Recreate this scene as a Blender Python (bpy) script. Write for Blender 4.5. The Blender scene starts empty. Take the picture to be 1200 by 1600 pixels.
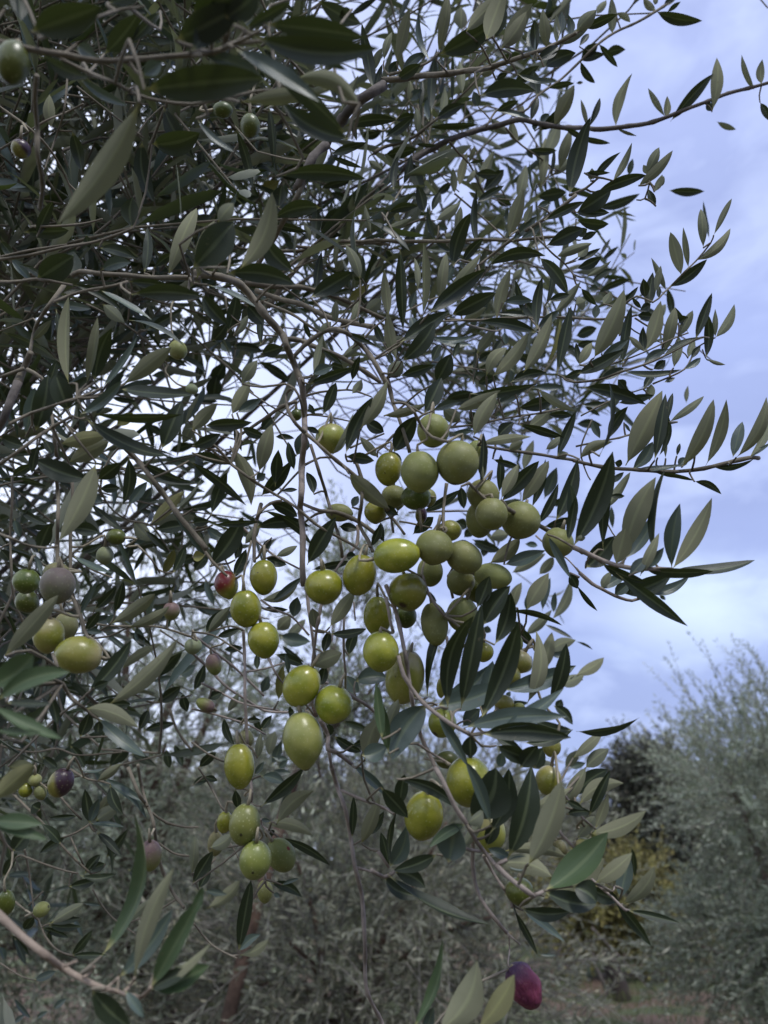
import bpy, math, random
import numpy as np
from mathutils import Vector, Matrix
random.seed(7); rng = np.random.default_rng(7)
C = bpy.context.scene.collection
scn = bpy.context.scene
R = math.radians

# ------------------------------------------------------------------ camera
PITCH = R(25.0); EYE = Vector((0, 0, 1.6)); FPX = 1155.5
FW = Vector((0, math.cos(PITCH), math.sin(PITCH)))
RT = Vector((1, 0, 0)); UP = Vector((0, -math.sin(PITCH), math.cos(PITCH)))
cd = bpy.data.cameras.new('camera'); cam = bpy.data.objects.new('camera', cd); C.objects.link(cam)
cam.location = EYE; cam.rotation_euler = (R(90) + PITCH, 0, 0)
cd.sensor_fit = 'VERTICAL'; cd.sensor_height = 36; cd.lens = 26
cd.clip_start = 0.02; cd.clip_end = 900
cd.dof.use_dof = True; cd.dof.focus_distance = 0.45; cd.dof.aperture_fstop = 11.0
scn.camera = cam
# ------------------------------------------------------------------ sky, sun, exposure
SUN_EL, SUN_AZ = 52.0, 150.0          # degrees; azimuth clockwise from +Y (behind the camera, to the right)
w = bpy.data.worlds.new('World'); scn.world = w; w.use_nodes = True
nt = w.node_tree; nt.nodes.clear()
def N(tree, t, **kw):
    n = tree.nodes.new(t)
    for k, v in kw.items(): setattr(n, k, v)
    return n
def lk(tree, a, b): tree.links.new(a, b)
def mathn(tree, op, a, b=None, c=None):
    n = tree.nodes.new('ShaderNodeMath'); n.operation = op
    for i, v in enumerate((a, b, c)):
        if v is None: continue
        if isinstance(v, (int, float)): n.inputs[i].default_value = v
        else: tree.links.new(v, n.inputs[i])
    return n.outputs[0]
def mixc(tree, f, a, b, blend='MIX'):
    n = tree.nodes.new('ShaderNodeMix'); n.data_type = 'RGBA'; n.blend_type = blend
    for idx, v in ((0, f), (6, a), (7, b)):
        if isinstance(v, (int, float)): n.inputs[idx].default_value = v
        elif isinstance(v, tuple): n.inputs[idx].default_value = (*v, 1) if len(v) == 3 else v
        else: tree.links.new(v, n.inputs[idx])
    return n.outputs[2]
def ramp(tree, f, stops, interp='LINEAR'):
    n = tree.nodes.new('ShaderNodeValToRGB'); n.color_ramp.interpolation = interp
    e = n.color_ramp.elements
    while len(e) < len(stops): e.new(0.5)
    for i, (p, c) in enumerate(stops):
        e[i].position = p; e[i].color = (*c, 1) if isinstance(c, tuple) else (c, c, c, 1)
    tree.links.new(f, n.inputs[0]); return n.outputs[0]
sky = N(nt, 'ShaderNodeTexSky', sky_type='NISHITA', sun_disc=False)
sky.sun_elevation = R(SUN_EL); sky.sun_rotation = R(SUN_AZ)
tc = N(nt, 'ShaderNodeTexCoord')
sep = N(nt, 'ShaderNodeSeparateXYZ'); lk(nt, tc.outputs['Generated'], sep.inputs[0])
SKS = 0.10
def cc(r, g, b, s=1.0): return (r * s / SKS, g * s / SKS, b * s / SKS)
elev = mathn(nt, 'ABSOLUTE', sep.outputs[2])
base = ramp(nt, elev, [(0.0, cc(.235, .285, .50)), (0.30, cc(.25, .305, .535)), (0.60, cc(.295, .355, .61)), (1.0, cc(.40, .46, .72))])
mp = N(nt, 'ShaderNodeMapping'); lk(nt, tc.outputs['Generated'], mp.inputs[0]); mp.inputs['Scale'].default_value = (1, 1, 2.2)
n1 = N(nt, 'ShaderNodeTexNoise'); lk(nt, mp.outputs[0], n1.inputs['Vector']); n1.inputs['Scale'].default_value = 2.6; n1.inputs['Detail'].default_value = 6; n1.inputs['Roughness'].default_value = .5
n2 = N(nt, 'ShaderNodeTexNoise'); lk(nt, mp.outputs[0], n2.inputs['Vector']); n2.inputs['Scale'].default_value = 7; n2.inputs['Detail'].default_value = 7; n2.inputs['Distortion'].default_value = .5
cl = ramp(nt, n1.outputs[0], [(0.35, 0.0), (0.68, 1.0)])
c0 = mixc(nt, mathn(nt, 'MULTIPLY', cl, .6), base, cc(.19, .225, .40))
hi = ramp(nt, mathn(nt, 'MULTIPLY', mathn(nt, 'ADD', n1.outputs[0], n2.outputs[0]), .5), [(0.51, 0.0), (0.62, 1.0)])
c1 = mixc(nt, mathn(nt, 'MULTIPLY', hi, .55), c0, cc(.44, .51, .74))       # darker lavender cloud bellies
left = ramp(nt, mathn(nt, 'MULTIPLY_ADD', sep.outputs[0], .5, .5), [(0.24, 1.0), (0.60, 0.0)], 'EASE')
c2 = mixc(nt, mathn(nt, 'MULTIPLY', left, .85), c1, cc(.80, .86, 1.02))      # the brighter side of the overcast
cdir = (FW + RT * ((1085 - 600) / FPX) - UP * ((955 - 800) / FPX)).normalized()
vd = N(nt, 'ShaderNodeVectorMath', operation='SUBTRACT'); lk(nt, tc.outputs['Generated'], vd.inputs[0]); vd.inputs[1].default_value = cdir
vs = N(nt, 'ShaderNodeVectorMath', operation='MULTIPLY'); lk(nt, vd.outputs[0], vs.inputs[0]); vs.inputs[1].default_value = (1, 1, 2.0)
vl = N(nt, 'ShaderNodeVectorMath', operation='LENGTH'); lk(nt, vs.outputs[0], vl.inputs[0])
dd = mathn(nt, 'ADD', vl.outputs['Value'], mathn(nt, 'MULTIPLY_ADD', n2.outputs[0], .26, -.13))
patch = ramp(nt, dd, [(0.0, 1.0), (0.18, 0.0)], 'EASE')
c3 = mixc(nt, mathn(nt, 'MULTIPLY', patch, .85), c2, cc(.52, .62, .80))
fin = mixc(nt, .88, sky.outputs[0], c3)
bg = N(nt, 'ShaderNodeBackground'); bg.inputs[1].default_value = SKS; lk(nt, fin, bg.inputs[0])
wo = N(nt, 'ShaderNodeOutputWorld'); lk(nt, bg.outputs[0], wo.inputs[0])
sl = bpy.data.lights.new('sun', 'SUN'); sun = bpy.data.objects.new('sun', sl); C.objects.link(sun)
sl.energy = 1.5; sl.angle = R(12); sl.color = (1.0, .98, .95)
az = R(SUN_AZ); sd = Vector((math.sin(az) * math.cos(R(SUN_EL)), math.cos(az) * math.cos(R(SUN_EL)), math.sin(R(SUN_EL))))
sun.rotation_euler = sd.to_track_quat('Z', 'Y').to_euler()
scn.view_settings.view_transform = 'Standard'; scn.view_settings.look = 'None'
scn.view_settings.exposure = 0.85; scn.view_settings.gamma = 1.0; scn.view_settings.use_curve_mapping = False
scn.render.engine = 'CYCLES'
scn.cycles.use_denoising = True
scn.cycles.max_bounces = 6; scn.cycles.transparent_max_bounces = 4

def at(px, py, d):
    return EYE + FW * d + RT * ((px - 600) / FPX * d) - UP * ((py - 800) / FPX * d)

# ------------------------------------------------------------------ materials
def newmat(name):
    m = bpy.data.materials.new(name); m.use_nodes = True
    t = m.node_tree; b = t.nodes['Principled BSDF']
    return m, t, b
def leaf_material(name, top, under, rough_top=.42, var=.35, trans=.10, vein=True, spec=.5):
    m, t, b = newmat(name)
    g = N(t, 'ShaderNodeNewGeometry')
    tcn = N(t, 'ShaderNodeTexCoord')
    oi = N(t, 'ShaderNodeObjectInfo')
    ns = N(t, 'ShaderNodeTexNoise'); ns.inputs['Scale'].default_value = 90; ns.inputs['Detail'].default_value = 4
    lk(t, g.outputs['Position'], ns.inputs['Vector'])
    topc, undc = top, under
    hv = lambda c, s: tuple(min(1, x * s) for x in c)
    rnd = g.outputs['Random Per Island']
    ta = mixc(t, rnd, hv(top, 1 - var), hv(top, 1 + var))
    ua = mixc(t, rnd, hv(under, 1 - var * .6), hv(under, 1 + var * .6))
    warm = mathn(t, 'GREATER_THAN', mathn(t, 'FRACT', mathn(t, 'MULTIPLY', rnd, 37.7)), .86)
    ua = mixc(t, mathn(t, 'MULTIPLY', warm, .25), ua, hv((under[0] * 1.25, under[1] * 1.05, under[2] * .7), 1))
    ta = mixc(t, mathn(t, 'MULTIPLY', ns.outputs[0], .45), ta, hv(top, .55))
    ua = mixc(t, mathn(t, 'MULTIPLY', ns.outputs[0], .35), ua, hv(under, .7))
    if vein:
        uv = N(t, 'ShaderNodeUVMap'); sx = N(t, 'ShaderNodeSeparateXYZ'); lk(t, uv.outputs[0], sx.inputs[0])
        u = mathn(t, 'ABSOLUTE', mathn(t, 'SUBTRACT', sx.outputs[0], .5))
        mid = ramp(t, u, [(0.0, 1.0), (0.05, 0.75), (0.085, 0.0)])
        # side veins
        sv = mathn(t, 'ADD', mathn(t, 'MULTIPLY', sx.outputs[1], 34.0), mathn(t, 'MULTIPLY', u, -30.0))
        svl = ramp(t, mathn(t, 'ABSOLUTE', mathn(t, 'SUBTRACT', mathn(t, 'FRACT', sv), .5)), [(0.0, 1.0), (0.16, 0.0)])
        ta = mixc(t, mathn(t, 'MULTIPLY', mid, .32), ta, hv((.20, .24, .12), 1))
        ua = mixc(t, mathn(t, 'MULTIPLY', mid, .5), ua, hv((under[0] * 1.5, under[1] * 1.5, under[2] * 1.2), 1))
        ta = mixc(t, mathn(t, 'MULTIPLY', svl, .18), ta, hv(top, 1.8))
        stem = ramp(t, sx.outputs[1], [(0.0, 1.0), (0.055, 1.0), (0.12, 0.0)])
        ta = mixc(t, stem, ta, (.26, .25, .10)); ua = mixc(t, stem, ua, (.26, .25, .10))
        # blemishes
        sp = N(t, 'ShaderNodeTexNoise'); sp.inputs['Scale'].default_value = 330; sp.inputs['Detail'].default_value = 2
        lk(t, g.outputs['Position'], sp.inputs['Vector'])
        blem = ramp(t, sp.outputs[0], [(0.70, 0.0), (0.76, 1.0)])
        ta = mixc(t, mathn(t, 'MULTIPLY', blem, .5), ta, (.10, .09, .05)); ua = mixc(t, mathn(t, 'MULTIPLY', blem, .35), ua, (.12, .09, .05))
        bp = N(t, 'ShaderNodeBump'); bp.inputs['Strength'].default_value = .25; bp.inputs['Distance'].default_value = .0006
        lk(t, mathn(t, 'ADD', mathn(t, 'MULTIPLY', mid, -1.0), mathn(t, 'ADD', mathn(t, 'MULTIPLY', svl, -.25), mathn(t, 'MULTIPLY', ns.outputs[0], .6))), bp.inputs['Height'])
        lk(t, bp.outputs[0], b.inputs['Normal'])
    col = mixc(t, g.outputs['Backfacing'], ta, ua)
    lk(t, col, b.inputs['Base Color'])
    rg = mathn(t, 'MULTIPLY_ADD', g.outputs['Backfacing'], .85 - rough_top, rough_top)
    lk(t, rg, b.inputs['Roughness'])
    lk(t, mathn(t, 'MULTIPLY_ADD', g.outputs['Backfacing'], .15 - spec, spec), b.inputs['Specular IOR Level'])
    if trans > 0:
        tr = N(t, 'ShaderNodeBsdfTranslucent'); lk(t, mixc(t, .5, col, (.16, .22, .03)), tr.inputs[0])
        mx = N(t, 'ShaderNodeMixShader'); mx.inputs[0].default_value = trans
        lk(t, b.outputs[0], mx.inputs[1]); lk(t, tr.outputs[0], mx.inputs[2])
        lk(t, mx.outputs[0], t.nodes['Material Output'].inputs[0])
    return m
LEAF = {
    't': leaf_material('olive_leaf_dark', (.020, .030, .015), (.13, .135, .095), spec=.4),
    'u': leaf_material('olive_leaf_silver_underside', (.030, .044, .024), (.200, .212, .146)),
    'g': leaf_material('olive_leaf_sky_sheen_top', (.068, .096, .080), (.20, .21, .175), .34),  # leaf tops reflecting the sky: that blue-grey sheen is put into the colour
    'b': leaf_material('olive_leaf_fresh_green', (.058, .092, .040), (.19, .20, .13), .42, spec=.35),
    'y': leaf_material('olive_leaf_yellowing', (.20, .19, .05), (.20, .205, .11), .5),
}
def bark(name, c1, c2, scale=220, bump=.5, dist=.0008, rough=.8):
    m, t, b = newmat(name)
    g = N(t, 'ShaderNodeNewGeometry'); ns = N(t, 'ShaderNodeTexNoise'); ns.inputs['Scale'].default_value = scale
    ns.inputs['Detail'].default_value = 6; ns.inputs['Roughness'].default_value = .65
    lk(t, g.outputs['Position'], ns.inputs['Vector'])
    n2 = N(t, 'ShaderNodeTexNoise'); n2.inputs['Scale'].default_value = scale * .12; lk(t, g.outputs['Position'], n2.inputs['Vector'])
    f = mathn(t, 'MULTIPLY', mathn(t, 'ADD', ns.outputs[0], n2.outputs[0]), .5)
    lk(t, ramp(t, f, [(.36, c1), (.62, c2)]), b.inputs['Base Color'])
    b.inputs['Roughness'].default_value = rough; b.inputs['Specular IOR Level'].default_value = .25
    bp = N(t, 'ShaderNodeBump'); bp.inputs['Strength'].default_value = bump; bp.inputs['Distance'].default_value = dist
    lk(t, ns.outputs[0], bp.inputs['Height']); lk(t, bp.outputs[0], b.inputs['Normal'])
    return m
M_BARK = bark('grey_olive_bark', (.062, .054, .048), (.165, .145, .13))
M_TWIG = bark('young_twig_bark', (.095, .083, .062), (.20, .175, .13))
M_HANG = bark('paler_hanging_twig_bark', (.165, .14, .12), (.31, .262, .225))
M_FTWIG = bark('far_twig_bark', (.10, .095, .08), (.20, .19, .165), 20)
M_BROWN = bark('near_brown_twig', (.18, .14, .105), (.31, .25, .195))
M_TRUNK = bark('trunk_bark', (.045, .035, .028), (.15, .115, .09), 14, 1.0, .02, .95)
M_STUMP = bark('dark_stump_bark', (.012, .010, .009), (.05, .04, .035), 14, 1.0, .02, .95)
M_REDTR = bark('reddish_far_bark', (.05, .034, .026), (.13, .088, .068), 14, 1.0, .02, .95)

def new_obj(name, verts, faces, mats, parent=None, origin=None, pworld=None, matidx=None, uvs=None, smooth=True):
    """one mesh object; verts in world space, faces an (n,4) or (n,3) array, origin the world point it hangs on"""
    verts = np.asarray(verts, dtype=np.float32).reshape(-1, 3)
    o0 = np.array(origin if origin is not None else (0, 0, 0), dtype=np.float32)
    faces = np.asarray(faces, dtype=np.int32); k = faces.shape[1]; nf = len(faces)
    me = bpy.data.meshes.new(name)
    me.vertices.add(len(verts)); me.vertices.foreach_set('co', (verts - o0).ravel())
    me.loops.add(nf * k); me.loops.foreach_set('vertex_index', faces.ravel())
    me.polygons.add(nf)
    me.polygons.foreach_set('loop_start', np.arange(0, nf * k, k, dtype=np.int32))
    me.polygons.foreach_set('loop_total', np.full(nf, k, dtype=np.int32))
    if smooth: me.polygons.foreach_set('use_smooth', np.ones(nf, dtype=bool))
    for m in (mats if isinstance(mats, (list, tuple)) else [mats]): me.materials.append(m)
    if matidx is not None: me.polygons.foreach_set('material_index', np.asarray(matidx, dtype=np.int32))
    if uvs is not None:
        l = me.uv_layers.new(name='UVMap'); l.data.foreach_set('uv', np.asarray(uvs, dtype=np.float32)[faces.ravel()].ravel())
    me.update(); me.validate()
    o = bpy.data.objects.new(name, me); C.objects.link(o)
    pw = np.array(pworld if pworld is not None else (0, 0, 0), dtype=np.float32)
    o.location = tuple(float(v) for v in (o0 - pw))
    if parent is not None: o.parent = parent
    return o
def tag(o, label=None, cat=None, group=None, kind=None):
    if label: o['label'] = label
    if cat: o['category'] = cat
    if group: o['group'] = group
    if kind: o['kind'] = kind
    return o
def empty(name, loc):
    e = bpy.data.objects.new(name, None); C.objects.link(e); e.location = loc; e.empty_display_size = .1; return e

def tube(pts, radii, sides=8, jitter=0.0, closed=True):
    """tapered tube along a polyline: verts, quads"""
    pts = np.asarray(pts, dtype=float); n = len(pts); radii = np.asarray(radii, dtype=float)
    tan = np.gradient(pts, axis=0); tan /= np.linalg.norm(tan, axis=1)[:, None] + 1e-12
    ref = np.array([0.31, 0.17, 0.93]) if abs(tan[0][2]) < .9 else np.array([1.0, .1, .1])
    V = []; u = np.cross(tan[0], ref); u /= np.linalg.norm(u)
    ang = np.linspace(0, 2 * math.pi, sides, endpoint=False)
    for i in range(n):
        u = u - tan[i] * np.dot(u, tan[i]); u /= np.linalg.norm(u) + 1e-12
        v = np.cross(tan[i], u)
        rr = radii[i] * (1 + (rng.uniform(-jitter, jitter, sides) if jitter else 0))
        V.append(pts[i] + np.outer(np.cos(ang) * rr, u) + np.outer(np.sin(ang) * rr, v))
    V = np.vstack(V); F = []
    for i in range(n - 1):
        for j in range(sides):
            a = i * sides + j; b2 = i * sides + (j + 1) % sides
            F.append((a, b2, b2 + sides, a + sides))
    if closed:
        for end, c in ((0, pts[0]), (n - 1, pts[-1])):
            k = len(V); V = np.vstack([V, c[None]])
            for j in range(0, sides, 2):
                a = end * sides + j; b2 = end * sides + (j + 1) % sides; c2 = end * sides + (j + 2) % sides
                F.append((k, c2, b2, a) if end == 0 else (k, a, b2, c2))
    return V, np.array(F, dtype=np.int32)
def smooth_line(P, rad, step):
    """Catmull-Rom through control points -> dense points and radii"""
    P = [np.array(p, dtype=float) for p in P]; out = []; ro = []
    n = len(P)
    for i in range(n - 1):
        p0 = P[max(i - 1, 0)]; p1 = P[i]; p2 = P[i + 1]; p3 = P[min(i + 2, n - 1)]
        m = max(2, int(np.linalg.norm(p2 - p1) / step))
        for k in range(m):
            t = k / m
            out.append(.5 * ((2 * p1) + (-p0 + p2) * t + (2 * p0 - 5 * p1 + 4 * p2 - p3) * t * t + (-p0 + 3 * p1 - 3 * p2 + p3) * t ** 3))
            ro.append(rad[i] * (1 - t) + rad[i + 1] * t)
    out.append(P[-1]); ro.append(rad[-1])
    return np.array(out), np.array(ro)

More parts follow.
